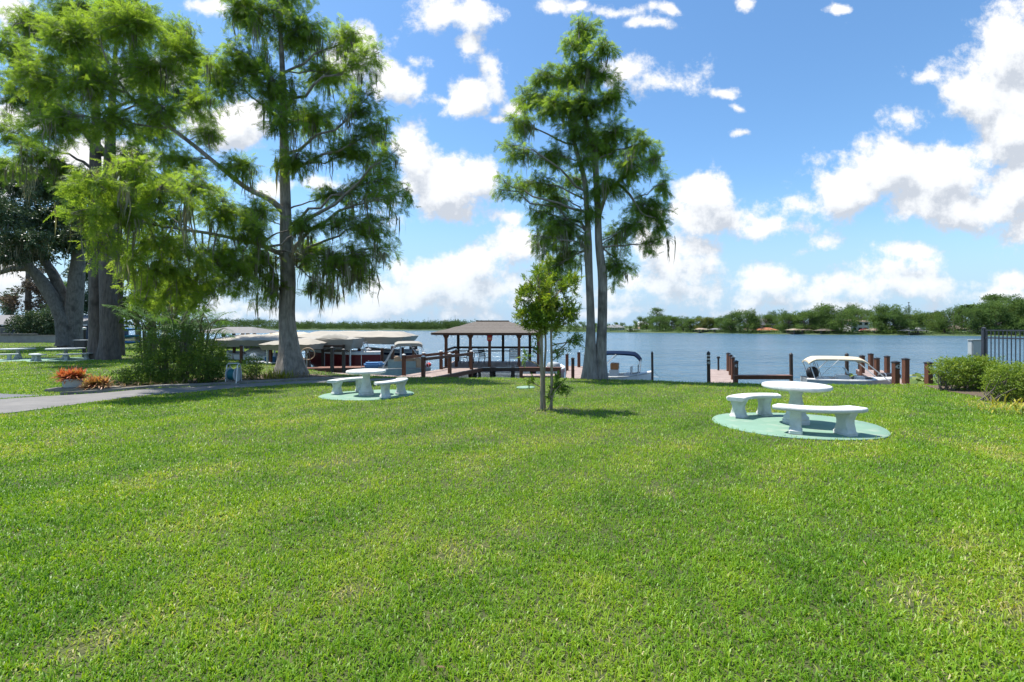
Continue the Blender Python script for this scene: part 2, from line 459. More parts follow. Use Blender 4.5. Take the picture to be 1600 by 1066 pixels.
M['dockpile'] = pmat('weathered_pile', (.10, .082, .066), (.05, .04, .034), 6, .85, .004, stretch=(4, 4, .6))
M['white'] = pmat('white_gelcoat', (.80, .80, .78), (.70, .71, .70), 3, .28, spec=.5)
M['white2'] = pmat('white_vinyl', (.72, .72, .70), (.60, .61, .60), 6, .45)
M['hullgreen'] = pmat('pale_green_hull', (.30, .38, .37), (.22, .29, .29), 3, .35)
M['hullred'] = pmat('red_hull', (.17, .010, .013), (.12, .008, .010), 3, .3, spec=.5)
M['greyhull'] = pmat('grey_hull', (.42, .44, .44), (.30, .32, .32), 3, .4)
M['navy'] = pmat('navy_canvas', (.006, .018, .050), (.005, .014, .040), 8, .95, .004, bscale=14, spec=.1)
M['tan'] = pmat('tan_canvas', (.58, .50, .36), (.50, .42, .30), 6, .85, .006, bscale=10)
M['canopy'] = pmat('beige_canvas', (.36, .325, .27), (.29, .26, .215), 1.5, .85, .02, stains=((.44, .38, .30), .9, .6), bscale=2.5)
M['taupe'] = pmat('taupe_canvas', (.36, .335, .29), (.28, .26, .225), 2, .85, .01, bscale=6)
M['steel'] = pmat('brushed_aluminium', (.62, .64, .66), (.50, .52, .54), 8, .35, metal=.6)
M['black'] = pmat('black_metal', (.018, .018, .02), (.03, .03, .033), 8, .45)
M['blackplastic'] = pmat('black_plastic', (.022, .022, .024), (.035, .035, .037), 8, .35)
M['fence'] = pmat('fence_paint', (.028, .033, .045), (.04, .047, .062), 5, .4)
M['box'] = pmat('grey_enclosure', (.42, .46, .47), (.36, .40, .41), 5, .5)
M['blue'] = pmat('blue_plastic', (.02, .16, .36), (.015, .11, .26), 3, .4)
M['teal'] = pmat('teal_plastic', (.02, .17, .20), (.015, .12, .15), 3, .4)
M['bluevinyl'] = pmat('blue_vinyl', (.10, .24, .46), (.07, .18, .36), 4, .5)
M['tanvinyl'] = pmat('tan_vinyl', (.50, .36, .24), (.40, .28, .18), 4, .55)
M['orangebox'] = pmat('orange_wood', (.55, .25, .10), (.42, .18, .07), 6, .5)
M['red'] = pmat('red_plastic', (.55, .03, .025), (.42, .02, .02), 6, .5)
M['shingle'] = pmat('brown_shingle', (.085, .073, .063), (.17, .147, .127), 9, .9, .012, detail=9, stretch=(1, 1, 3))
M['shinglegrey'] = pmat('grey_shingle', (.24, .23, .225), (.16, .155, .15), 6, .9, .01, detail=9)
M['woodfascia'] = pmat('fascia_wood', (.10, .045, .026), (.06, .028, .018), 5, .7)
M['blockwall'] = pmat('block_wall', (.33, .32, .31), (.24, .235, .23), 2, .9, .01, stains=((.18, .17, .16), .8, .5), bscale=20)
M['navywall'] = pmat('dull_blue_wall', (.07, .09, .14), (.05, .065, .10), 2, .8)
M['shore'] = pmat('far_shore_ground', (.045, .085, .028), (.085, .11, .045), .08, .95, detail=8)
M['hwhite'] = pmat('house_white', (.72, .72, .70), (.62, .62, .61), .5, .7)
M['hgrey'] = pmat('house_grey', (.36, .40, .45), (.29, .33, .38), .5, .7)
M['hpink'] = pmat('house_stucco', (.58, .40, .32), (.48, .32, .25), .5, .8)
M['hcream'] = pmat('house_cream', (.60, .55, .45), (.50, .46, .37), .5, .8)
M['rgrey'] = pmat('roof_grey', (.22, .22, .23), (.15, .15, .16), .8, .8)
M['rtan'] = pmat('roof_tan', (.36, .28, .22), (.26, .20, .15), .8, .8)
M['rwhite'] = pmat('roof_white', (.74, .75, .76), (.66, .67, .68), .8, .5)
M['rorange'] = pmat('roof_orange', (.36, .14, .065), (.28, .105, .05), .8, .7)
M['glass'] = pmat('dark_glass', (.03, .04, .05), (.05, .06, .07), 1, .1, spec=.7)
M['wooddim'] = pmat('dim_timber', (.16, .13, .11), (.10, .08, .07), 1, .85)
M['windscreen'] = pmat('tinted_windscreen', (.35, .42, .46), (.28, .34, .38), 2, .12, spec=.7)

def water_mat():
    m, N, L, out = nmat('lake_water')
    p = N.new('ShaderNodeBsdfPrincipled')
    p.inputs['Base Color'].default_value = (.075, .15, .215, 1)
    p.inputs['Roughness'].default_value = .16
    p.inputs['IOR'].default_value = 1.33
    L.new(p.outputs[0], out.inputs[0])
    g = N.new('ShaderNodeNewGeometry')
    def nz(sc, st, det, rot=.25):
        mp = N.new('ShaderNodeMapping'); mp.inputs['Scale'].default_value = st; mp.inputs['Rotation'].default_value = (0, 0, rot)
        L.new(g.outputs['Position'], mp.inputs['Vector'])
        n = N.new('ShaderNodeTexNoise'); n.inputs['Scale'].default_value = sc; n.inputs['Detail'].default_value = det; n.inputs['Roughness'].default_value = .55
        L.new(mp.outputs[0], n.inputs['Vector']); return n
    a = nz(.9, (.55, 1.25, 1), 4); b = nz(.12, (.6, 1.4, 1), 3, -.2); c = nz(3.6, (.7, 1.2, 1), 3, .5)
    s1 = N.new('ShaderNodeMath'); s1.operation = 'MULTIPLY_ADD'; s1.inputs[1].default_value = .9
    L.new(b.outputs['Fac'], s1.inputs[0]); L.new(a.outputs['Fac'], s1.inputs[2])
    d_ = nz(.34, (.42, 1.35, 1), 2, .12)
    s15 = N.new('ShaderNodeMath'); s15.operation = 'MULTIPLY_ADD'; s15.inputs[1].default_value = 1.9
    L.new(d_.outputs['Fac'], s15.inputs[0]); L.new(s1.outputs[0], s15.inputs[2]); s1 = s15
    s2 = N.new('ShaderNodeMath'); s2.operation = 'MULTIPLY_ADD'; s2.inputs[1].default_value = .22
    L.new(c.outputs['Fac'], s2.inputs[0]); L.new(s1.outputs[0], s2.inputs[2])
    bp = N.new('ShaderNodeBump'); bp.inputs['Strength'].default_value = 1; bp.inputs['Distance'].default_value = 1.1
    w_ = nz(.02, (.5, 1.6, 1), 3, .1)
    wr = N.new('ShaderNodeMapRange'); wr.inputs['From Min'].default_value = .35; wr.inputs['From Max'].default_value = .65
    wr.inputs['To Min'].default_value = .45; wr.inputs['To Max'].default_value = 1.0
    L.new(w_.outputs['Fac'], wr.inputs['Value']); L.new(wr.outputs[0], bp.inputs['Strength'])
    L.new(s2.outputs[0], bp.inputs['Height']); L.new(bp.outputs[0], p.inputs['Normal'])
    return m
M['water'] = water_mat()
WZ = -1.3
#@@SETTING

# ================================================================== SETTING
# ---- lawn: one sheet whose far rows follow the shoreline and drop into the lake
def build_lawn():
    xs = np.concatenate([np.linspace(-400, -60, 30)[:-1], np.linspace(-60, -20, 60)[:-1], np.linspace(-20, 25, 150)[:-1], np.linspace(25, 60, 30)[:-1], np.linspace(60, 400, 20)])
    ts = np.concatenate([np.linspace(0, 1, 70) ** .8])
    rows = []
    ys = shore(xs)
    for t in ts:
        y = -25 + (ys + 25) * t
        rows.append(np.stack([xs, y, gz(xs, y)], 1))
    ze = gz(xs, ys)
    for dy, dz in ((.05, -.03), (.09, -.25), (.12, -.9), (.6, -1.6), (6, -2.2)):
        rows.append(np.stack([xs, ys + dy, ze + dz], 1))
    V = np.concatenate(rows); m = len(xs); n = len(rows)
    i, j = np.meshgrid(np.arange(n - 1), np.arange(m - 1), indexing='ij')
    a = (i * m + j).ravel()
    q = np.stack([a, a + 1, a + m + 1, a + m], 1)
    o = link_mesh('lawn', np_mesh('lawn', V, q, mat=M['soil'], smooth=True))
    props(o, kind='structure')
build_lawn()

# lake
mb = MB(); mb.add([(-1500, 10, WZ), (1500, 10, WZ), (1500, 1500, WZ), (-1500, 1500, WZ)], [(0, 1, 2, 3)])
props(mb.build('lake', M['water']), kind='structure')

# far shore land, one sheet that reaches the horizon
FS = [(-1400, 560), (-520, 500), (-256, 446), (-195, 434), (-89, 394), (-25, 361), (50, 255), (91, 217), (121, 176), (146, 161), (163, 145), (230, 130), (500, 120), (1400, 110)]
_fx = np.linspace(-1400, 1400, 561); _fy = np.interp(_fx, [p[0] for p in FS], [p[1] for p in FS])
def far_shore(x): return float(np.interp(x, _fx, _fy))
def build_far():
    rows = []
    for d, z in ((0, WZ - .6), (.8, WZ + .12), (3, WZ + .35), (14, -.2), (50, .9), (150, 2), (500, 3), (7000, 3)):
        rows.append([(x * (1 + d / 900.0), y + d + (.7 * math.sin(x * .31) if d < 4 else 0), z) for x, y in zip(_fx, _fy)])
    o = MB().grid(rows).build('far_shore_ground', M['shore'], smooth=True)
    props(o, kind='structure')
build_far()

# ---- paths
def drape(name, left, right, mat, lift, thick=0, kind='structure', n=10):
    """a strip between two ground polylines laid on the lawn"""
    def res(p):
        p = np.array(p, float); s = np.concatenate([[0], np.cumsum(np.linalg.norm(np.diff(p, axis=0), axis=1))]); s /= s[-1]
        t = np.linspace(0, 1, n * (len(p) - 1) + 1)
        return np.stack([np.interp(t, s, p[:, 0]), np.interp(t, s, p[:, 1])], 1)
    n2 = max(len(left), len(right))
    A = np.array(left, float); B = np.array(right, float)
    def res2(p, k):
        p = np.array(p, float); s = np.concatenate([[0], np.cumsum(np.linalg.norm(np.diff(p, axis=0), axis=1))]); s /= s[-1]
        t = np.linspace(0, 1, k)
        return np.stack([np.interp(t, s, p[:, 0]), np.interp(t, s, p[:, 1])], 1)
    k = n * n2
    a = res2(left, k); b = res2(right, k)
    rows = []
    for i in range(k):
        r = []
        for f in np.linspace(0, 1, 5):
            x, y = a[i] * (1 - f) + b[i] * f
            r.append((x, y, float(gz(x, y)) + lift))
        if thick:
            r = [(r[0][0], r[0][1], r[0][2] - thick)] + r + [(r[-1][0], r[-1][1], r[-1][2] - thick)]
        rows.append(r)
    o = MB().grid(rows).build(name, mat, smooth=True)
    props(o, kind=kind)
    return list(map(tuple, a)) + list(map(tuple, b[::-1]))

P_near = [(-16.5, 7.6), (-11.2, 10), (-10.75, 13.6), (-8.5, 17.0), (-5.4, 18.4), (-4.4, 18.9)]
P_far = [(-20.5, 10.2), (-14.2, 12.6), (-12.2, 15.3), (-9.1, 18.2), (-5.6, 19.4), (-4.6, 20.0)]
POLY_PATH = drape('path', P_near, P_far, M['path'], .02, .05)
A_near = [(-32, 11.8), (-20.5, 10.6), (-14.35, 12.9)]
A_far = [(-36, 15.6), (-19, 14.8), (-13.9, 13.6)]
POLY_ASPH = drape('driveway', A_near, A_far, M['asphalt'], .014, .04)
K_near = [(-13.6, 13.7), (-12.3, 15.5), (-9.2, 18.4), (-6.4, 19.4)]
K_far = [(-13.5, 13.95), (-12.4, 15.75), (-9.3, 18.62), (-6.5, 19.6)]
POLY_KERB = drape('kerb', K_near, K_far, M['kerb'], .10, .16)
B_near = [(-14.6, 14.9), (-12.45, 15.85), (-9.35, 18.7), (-6.9, 19.6)]
B_far = [(-15.6, 17.0), (-13.8, 19.3), (-11.0, 22.0), (-8.2, 20.9)]
POLY_BED = drape('planting_bed', B_near, B_far, M['mulch'], .03, .06)
B2_near = [(14.7, 16.3), (14.0, 14.3), (13.1, 12.2), (12.1, 9.0)]
B2_far = [(17.2, 16.9), (16.9, 10.5), (16.9, 7.5)]
POLY_BED2 = drape('hedge_bed', B2_near, B2_far, M['mulch'], .03, .06)

# ---- pads under the tables
PADS = [
 ((5.36, 8.66), 1.42, 'wide pale green round concrete pad under the right front picnic table'),
 ((-4.32, 13.62), 1.36, 'pale green round concrete pad under the middle table in dappled shade'),
 ((-30.4, 31.2), 2.0, 'shaded pale green round pad under the table beside the grill'),
 ((-33.6, 30.6), 1.9, 'worn pale green pad under the leftmost table at the photo edge'),
 ((.48, 15.9), .33, 'small bare pale green disc set flat in the lawn left of the sapling'),
]
def build_pads():
    for (c, r, lab) in PADS:
        z = min(float(gz(c[0] + dx, c[1] + dy)) for dx in (-r, 0, r) for dy in (-r, 0, r))
        zt = float(gz(*c)) + .03
        m = MB()
        rings = []
        for rr, dz in ((r, -.16), (r, -.012), (r - .015, 0), (r * .66, 0), (r * .33, 0), (.02, 0)):
            rings.append([(c[0] + rr * math.cos(t), c[1] + rr * math.sin(t), float(gz(c[0] + rr * math.cos(t), c[1] + rr * math.sin(t))) + .03 + dz) for t in np.linspace(0, 2 * math.pi, 73)])
        m.grid(rings)
        o = m.build('concrete_pad', M['pad'], smooth=True)
        props(o, lab, 'pad', 'pale green concrete pads')
build_pads()

# ---- grass blades
def build_grass():
    segs = []
    def region(x0f, x1f, y0, y1, dens, fn=None):
        # sample uniformly in the trapezoid |x| within the view plus a margin
        yy = rng.uniform(y0, y1, int(dens * (y1 - y0) * (x1f(y1) - x0f(y1))))
        xx = rng.uniform(x0f(y1), x1f(y1), len(yy))
        k = (xx > x0f(yy)) & (xx < x1f(yy))
        return xx[k], yy[k]
    L = lambda y: -1.22 * y - 2.6
    Rr = lambda y: 1.22 * y + 2.6
    bands = [(.6, 1.5, 4200), (1.5, 2.6, 8200), (2.6, 3.6, 7000), (3.6, 5, 4800), (5, 7, 2800), (7, 9.5, 1600), (9.5, 13, 950), (13, 17, 520), (17, 21.5, 380), (21.5, 30, 180), (30, 44, 90), (44, 58, 45)]
    X, Y = [], []
    for a, b, d in bands:
        x, y = region(L, Rr, a, b, d)
        X.append(x); Y.append(y)
    X = np.concatenate(X); Y = np.concatenate(Y)
    ex = X + .09 * (vnoise(X * 5, Y * 5, 11) - .5) + rng.normal(0, .02, len(X)); ey = Y + .14 * (vnoise(X * 4, Y * 4, 12) - .5) + rng.normal(0, .02, len(X))
    keep = (Y < shore(X) + .04) & ~inpoly(ex, ey, POLY_PATH) & ~inpoly(X, Y, POLY_ASPH) & ~inpoly(X, Y, POLY_KERB)
    keep &= ~(inpoly(X, Y, POLY_BED) & (rng.random(len(X)) > .06))
    keep &= ~(inpoly(X, Y, POLY_BED2) & (rng.random(len(X)) > .05))
    for (c, r, _) in PADS:
        keep &= (X - c[0]) ** 2 + (Y - c[1]) ** 2 > (r - .02 - .05 * vnoise(X * 9, Y * 9, 13)) ** 2
    # tone fields
    big = vnoise(X * .55 + 3, Y * .55, 1); mid = vnoise(X * 1.9, Y * 1.9, 2); fine = vnoise(X * 6, Y * 6, 3); tuft = vnoise(X * 14, Y * 14, 9)
    bare = np.zeros(len(X))
    for (bx, by, br) in ((-.30, 3.38, .17), (-.05, 3.48, .10), (-.42, 3.55, .22), (-2.35, 2.52, .2), (2.6, 2.95, .26), (3.1, 2.75, .2), (1.6, 4.9, .25), (-1.05, 3.0, .13), (.0, 4.05, .13), (.86, 10.5, .55), (3.67, 20.0, .8), (-2.2, 6.0, .4), (12.2, 11.5, .9)):
        bare = np.maximum(bare, np.exp(-((X - bx) ** 2 + (Y - by) ** 2) / (br * br)))
    stripe = .5 + .5 * np.sin((X * .62 - Y * .60 + .25 * np.sin(Y * .5)) * 4.3)
    keep &= rng.random(len(X)) > bare * .62
    keep &= rng.random(len(X)) < (.62 + .6 * tuft)
    X, Y, big, mid, fine, bare, stripe, tuft = [a[keep] for a in (X, Y, big, mid, fine, bare, stripe, tuft)]
    n = len(X)
    print('grass blades', n)
    Z = gz(X, Y)
    dist = np.sqrt(X * X + Y * Y)
    tone = .41 + .34 * (big - .5) + .34 * (mid - .5) + .24 * (fine - .5) + .20 * (stripe - .5) + rng.normal(0, .12, n)
    tone += .30 * bare
    dry = rng.random(n) < (.035 + .10 * np.clip(big + mid - 1.05, 0, 1) + .22 * bare)
    tone[dry] += .42
    tone = np.clip(tone, 0, 1)
    wid = (.0058 + .0005 * np.clip(dist - 2, 0, 60)) * rng.uniform(.7, 1.35, n)
    ln = (.046 + .0008 * np.clip(dist, 0, 40)) * rng.uniform(.55, 1.5, n) * (.8 + .45 * tuft)
    yaw = rng.uniform(0, 2 * np.pi, n)
    lean = np.abs(rng.normal(.95, .42, n)); lean = np.clip(lean, .05, 1.6)
    dx, dy = np.cos(yaw), np.sin(yaw)
    # width direction turned away from the lean a little
    wy = yaw + np.pi / 2 + rng.normal(0, .5, n)
    wx, wyv = np.cos(wy) * wid / 2, np.sin(wy) * wid / 2
    s1, c1 = np.sin(lean * .55), np.cos(lean * .55)
    s2, c2 = np.sin(lean * 1.35), np.cos(lean * 1.35)
    bx, by, bz = X, Y, Z - .006
    mx, my, mz = bx + dx * s1 * ln * .55, by + dy * s1 * ln * .55, bz + c1 * ln * .55
    tx, ty, tz = mx + dx * s2 * ln * .45, my + dy * s2 * ln * .45, mz + c2 * ln * .45
    V = np.empty((n, 5, 3), np.float32)
    V[:, 0] = np.stack([bx - wx * .8, by - wyv * .8, bz], 1)
    V[:, 1] = np.stack([bx + wx * .8, by + wyv * .8, bz], 1)
    V[:, 2] = np.stack([mx + wx, my + wyv, mz], 1)
    V[:, 3] = np.stack([mx - wx, my - wyv, mz], 1)
    V[:, 4] = np.stack([tx, ty, tz], 1)
    b = np.arange(n) * 5
    q = np.stack([b, b + 1, b + 2, b + 3], 1); t = np.stack([b + 3, b + 2, b + 4], 1)
    o = link_mesh('grass', np_mesh('grass', V.reshape(-1, 3), q, t, np.concatenate([tone, tone]), M['grass']))
    props(o, kind='stuff', label='short bright green lawn grass with straw coloured patches', cat='grass')
build_grass()
def build_litter():
    n = 60
    y = rng.uniform(2.2, 14, n); x = rng.uniform(-1.15, 1.15, n) * y
    ok = y < shore(x) - .5; x, y = x[ok], y[ok]; n = len(x)
    P = np.stack([x, y, gz(x, y) + rng.uniform(.03, .055, n)], 1)
    a = rng.uniform(0, 6.28, n); L_ = rng.uniform(.018, .04, n)
    D = np.stack([np.cos(a), np.sin(a), rng.normal(0, .2, n)], 1) * L_[:, None]
    S = np.stack([-np.sin(a), np.cos(a), rng.normal(0, .3, n)], 1) * (L_ * .22)[:, None]
    V = np.stack([P - D, P + S, P + D, P - S], 1).reshape(-1, 3)
    o = link_mesh('fallen_leaves', np_mesh('fallen_leaves', V, np.arange(len(V)).reshape(-1, 4), None, rng.uniform(0, 1, n), M['drygrass']))
    props(o, 'few dry fallen leaves scattered over the lawn', 'fallen leaves', kind='stuff')
build_litter()

# ================================================================== PLANT TOOLS
def leaf_template(kind):
    """verts (n,4,3) of diamond leaflets along +x, up +z; unit length"""
    r = np.random.default_rng(3)
    Q = []
    def leaf(b, d, w, up=(0, 0, 1)):
        b = np.array(b, float); d = np.array(d, float)
        s = np.cross(d, up); s = s / (np.linalg.norm(s) + 1e-9) * w
        Q.append([b, b + d * .45 + s, b + d, b + d * .45 - s])
    if kind == 'cypress':
        for i in range(9):
            t = .08 + .9 * i / 8
            zb = -.22 * t * t
            l = .34 * (1 - .55 * t) + .06
            for s in (-1, 1):
                a = R(58) + r.normal(0, .12)
                leaf((t, 0, zb), (l * math.cos(a), s * l * math.sin(a), -.10 * l - .35 * l * abs(r.normal(0, .5))), .030)
        leaf((.5, 0, -.06), (.55, 0, -.2), .03)
    elif kind == 'broad':
        for i in range(10):
            t = r.uniform(.1, 1)
            d = r.normal(0, 1, 3); d /= np.linalg.norm(d); d[0] += .5
            leaf((t * .7, r.normal(0, .12), r.normal(0, .12)), d * .25, .085, r.normal(0, 1, 3))
    elif kind == 'crape':
        for i in range(9):
            t = i / 8
            for s in (-1, 1):
                a = R(50) + r.normal(0, .2)
                l = .26 * (1 - .35 * t)
                leaf((t, 0, .0), (l * math.cos(a), s * l * math.sin(a), r.normal(.05, .1)), .075, (r.normal(0, .4), r.normal(0, .4), 1))
        leaf((1, 0, 0), (.2, 0, 0), .06)
    return np.array(Q)
LT = {k: leaf_template(k) for k in ('cypress', 'broad', 'crape')}

def sprays(kind, P, D, S, tone, jit=.12):
    """place leaf templates: points P (n,3), directions D, sizes S; returns verts, quads, tone"""
    T = LT[kind]; m = len(T)
    n = len(P)
    D = D / (np.linalg.norm(D, axis=1, keepdims=True) + 1e-9)
    up = np.tile([0, 0, 1.0], (n, 1)) + rng.normal(0, .45, (n, 3))
    sd_ = np.cross(up, D); sd_ /= (np.linalg.norm(sd_, axis=1, keepdims=True) + 1e-9)
    nn = np.cross(D, sd_)
    B = np.stack([D, sd_, nn], 1) * S[:, None, None]        # rows: x,y,z axes
    V = np.einsum('qvk,nkc->nqvc', T, B) + P[:, None, None, :]
    V = V.reshape(-1, 3)
    q = np.arange(n * m * 4).reshape(-1, 4)
    tn = np.repeat(tone, m) + rng.normal(0, jit, n * m)
    return V, q, np.clip(tn, 0, 1)

def ribbons(P, Ln, W, sway=.12, segs=4):
    """hanging strands"""
    n = len(P)
    yaw = rng.uniform(0, np.pi, n); wx, wy = np.cos(yaw), np.sin(yaw)
    off = np.cumsum(rng.normal(0, sway, (n, segs + 1, 2)) * Ln[:, None, None] * .3, axis=1)
    V = np.empty((n, segs + 1, 2, 3))
    prof = np.interp(np.linspace(0, 1, segs + 1), [0, .25, .7, 1], [.35, 1, .7, .05])
    for i in range(segs + 1):
        t = i / segs
        w = W * prof[i] * .5
        cx = P[:, 0] + off[:, i, 0]; cy = P[:, 1] + off[:, i, 1]; cz = P[:, 2] - Ln * t
        V[:, i, 0] = np.stack([cx - wx * w, cy - wy * w, cz], 1)
        V[:, i, 1] = np.stack([cx + wx * w, cy + wy * w, cz], 1)
    b = (np.arange(n) * (segs + 1) * 2)[:, None] + (np.arange(segs) * 2)[None]
    q = np.stack([b, b + 1, b + 3, b + 2], -1).reshape(-1, 4)
    return V.reshape(-1, 3), q, np.repeat(np.clip(rng.normal(.5, .25, n), 0, 1), segs)

def bez(a, b, c, n):
    t = np.linspace(0, 1, n)[:, None]
    return (1 - t) ** 2 * a + 2 * t * (1 - t) * b + t * t * c

def tubes_np(paths, radii, sides=5):
    """many thin tubes: paths (n,k,3), radii (n,k)"""
    n, k, _ = paths.shape
    d = np.gradient(paths, axis=1); d /= (np.linalg.norm(d, axis=2, keepdims=True) + 1e-9)
    ref = np.tile([.31, .17, .93], (n, k, 1)); hor = np.abs(d[..., 2:3]) > .9
    ref = np.where(hor, [1., 0, 0], ref)
    u = np.cross(d, ref); u /= (np.linalg.norm(u, axis=2, keepdims=True) + 1e-9)
    v = np.cross(d, u)
    th = np.arange(sides) * 2 * np.pi / sides
    V = paths[:, :, None, :] + radii[:, :, None, None] * (np.cos(th)[None, None, :, None] * u[:, :, None, :] + np.sin(th)[None, None, :, None] * v[:, :, None, :])
    base = (np.arange(n) * k * sides)[:, None, None] + (np.arange(k - 1) * sides)[None, :, None]
    s = np.arange(sides)[None, None, :]; s2 = (s + 1) % sides
    q = np.stack([base + s, base + s2, base + sides + s2, base + sides + s], -1).reshape(-1, 4)
    return V.reshape(-1, 3), q

class Acc:
    def __init__(s): s.V = []; s.Q = []; s.T = []; s.n = 0
    def add(s, V, Q, T=None):
        s.V.append(V); s.Q.append(Q + s.n); s.n += len(V)
        s.T.append(np.zeros(len(Q)) if T is None else T)
    def make(s, name, mat, parent, origin, smooth=False):
        V = np.concatenate(s.V) - np.array(origin)
        return link_mesh(name, np_mesh(name, V, np.concatenate(s.Q), None, np.concatenate(s.T), mat, smooth), parent)

def resample(pts, rad, k):
    pts = np.array(pts, float); rad = np.array(rad, float)
    s = np.concatenate([[0], np.cumsum(np.linalg.norm(np.diff(pts, axis=0), axis=1))]); s /= s[-1]
    t = np.linspace(0, 1, k)
    # smooth (Catmull-like) by interpolating then light blur
    p = np.stack([np.interp(t, s, pts[:, i]) for i in range(3)], 1); r = np.interp(t, s, rad)
    for _ in range(2):
        p[1:-1] = (p[:-2] + 2 * p[1:-1] + p[2:]) / 4
    return p, r

def grow_tree(name, label, cat, base, stems, clumps, leaf, leafmat_, barkmat, dens=5.0, spray=.5, moss=0, group=None, limbs=(),
              flare=0.0, droop=.35, tw_r=.012, tone0=.45, moss_len=(.4, 1.5), parts=('trunk', 'crown', 'hanging_moss'), rise=.45, upward=0.0, sides=14, knobs=.05, attach=-99, lw=1.0):
    """stems / limbs: [(points, radii)]; clumps: [(centre, (rx, ry, rz), tone shift)]"""
    root = thing(name, base, label, cat, group)
    o = np.array(base, float)
    tr = Acc()
    sk = []
    for si, (pts, rad) in enumerate(list(stems) + list(limbs)):
        k = max(8, len(pts) * 6)
        p, r = resample(pts, rad, k)
        isstem = si < len(stems)
        ph = rng.uniform(0, 6.28)
        ns = sides if isstem else 9
        d = np.gradient(p, axis=0); d /= np.linalg.norm(d, axis=1, keepdims=True)
        u = np.cross(d, [.1, 1, .05]); u /= np.linalg.norm(u, axis=1, keepdims=True); v = np.cross(d, u)
        th = np.arange(ns) * 2 * np.pi / ns
        h = p[:, 2] - o[2]
        fl = np.exp(-np.clip(h, 0, 99) / .8) * flare if (isstem and flare) else np.zeros(k)
        mod = 1 + fl[:, None] * (.9 + .38 * np.cos(5 * th + ph)[None] + .22 * np.cos(3 * th + ph * 2)[None]) + knobs * (np.cos(3 * th + ph)[None] * np.sin(h * 1.7 + ph)[:, None] + np.cos(2 * th + 1 + h[:, None] * .4))
        V = p[:, None, :] + (r[:, None] * mod)[:, :, None] * (np.cos(th)[None, :, None] * u[:, None, :] + np.sin(th)[None, :, None] * v[:, None, :])
        b = (np.arange(k - 1) * ns)[:, None]; s = np.arange(ns)[None]; s2 = (s + 1) % ns
        q = np.stack([b + s, b + s2, b + ns + s2, b + ns + s], -1).reshape(-1, 4)
        tr.add(V.reshape(-1, 3), q)
        sk.append((p, r))
    cr = Acc(); ms = Acc()
    allp = np.concatenate([p for p, r in sk]); allr = np.concatenate([r for p, r in sk])
    for cl in clumps:
        c = np.array(cl[0], float); rad = np.array(cl[1], float); ts = cl[2] if len(cl) > 2 else 0
        # a limb from the nearest suitable point of the skeleton
        hd = np.linalg.norm((allp - c)[:, :2], axis=1)
        want = c[2] - rise * hd
        cost = np.abs(allp[:, 2] - want) * 1.2 + hd + np.where(allp[:, 2] > c[2] + .2, 3, 0) + np.where(allr < .02, 1, 0) + np.where(allp[:, 2] < attach, 8, 0)
        i = int(np.argmin(cost + rng.uniform(0, .4, len(cost))))
        a = allp[i]
        dl = np.linalg.norm(c - a)
        r0 = min(allr[i] * .6, (.014 * dl + .012) * lw)
        ctl = a * .45 + c * .55 + np.array([rng.normal(0, .12), rng.normal(0, .12), rng.uniform(-.02, .16)]) * dl
        end = c + (c - a) / (dl + 1e-6) * rad.mean() * .55
        path = bez(a, ctl, end, 9)
        path[1:-1] += rng.normal(0, .022, (7, 3)) * dl
        V, q = tubes_np(path[None], np.linspace(r0, .012, 9)[None], 7)
        tr.add(V, q)
        # twigs filling the clump
        area = math.pi * rad[0] * rad[2]
        n = max(5, int(dens * area))
        t = rng.uniform(.42, 1, n) ** .8
        st = np.stack([np.interp(t, np.linspace(0, 1, 9), path[:, k]) for k in range(3)], 1)
        dv = rng.normal(0, 1, (n, 3)); dv /= np.linalg.norm(dv, axis=1, keepdims=True)
        rr = rng.uniform(.35, 1.0, n) ** .5
        lump = 1 + .25 * np.sin(dv[:, 0] * 5 + c[0] * 3) * np.cos(dv[:, 2] * 4 + c[2] * 2)
        en = c + dv * rad * (rr * lump)[:, None]
        en[:, 2] -= droop * .3 * np.linalg.norm((en - st)[:, :2], axis=1)
        md = (st + en) / 2; md[:, 2] += .12 * np.linalg.norm(en - st, axis=1)
        kk = 5
        tt = np.linspace(0, 1, kk)[None, :, None]
        tw = (1 - tt) ** 2 * st[:, None] + 2 * tt * (1 - tt) * md[:, None] + tt ** 2 * en[:, None]
        V, q = tubes_np(tw, np.tile(np.linspace(tw_r, tw_r * .3, kk), (n, 1)), 3)
        tr.add(V, q)
        # sprays along the twigs
        ln = np.linalg.norm(en - st, axis=1)
        cnt = np.clip((ln / (spray * .20)).astype(int), 3, 14)
        idx = np.repeat(np.arange(n), cnt)
        u = rng.uniform(.22, 1.04, len(idx))
        Pp = (1 - u)[:, None] ** 2 * st[idx] + (2 * u * (1 - u))[:, None] * md[idx] + (u ** 2)[:, None] * en[idx]
        Pp += rng.normal(0, spray * .12, Pp.shape)
        dr = (en - st)[idx] / ln[idx][:, None]
        D = dr * .55 + rng.normal(0, .55, Pp.shape); D[:, 2] += -droop + upward
        S = spray * rng.uniform(.65, 1.25, len(idx))
        rel = np.clip(((Pp - c) / rad)[:, 2], -1, 1)
        tn = tone0 + ts + rng.normal(0, .10, n)[idx]
        V, q, T = sprays(leaf, Pp, D, S, tn)
        cr.add(V, q, T)
        if moss:
            mshare = moss * (cl[3] if len(cl) > 3 else 1)
            k = rng.poisson(mshare * area)
            if k:
                ii = rng.integers(0, n, k)
                u = rng.uniform(.3, 1, k)
                anchor = st[ii] * (1 - u)[:, None] + en[ii] * u[:, None]
                each = 9
                A = np.repeat(anchor, each, 0) + rng.normal(0, .10, (k * each, 3)) * [1, 1, .5]
                Ln = np.repeat(rng.uniform(moss_len[0], moss_len[1], k), each) * rng.uniform(.35, 1.05, k * each)
                ms.add(*ribbons(A, Ln, rng.uniform(.03, .075, k * each)))
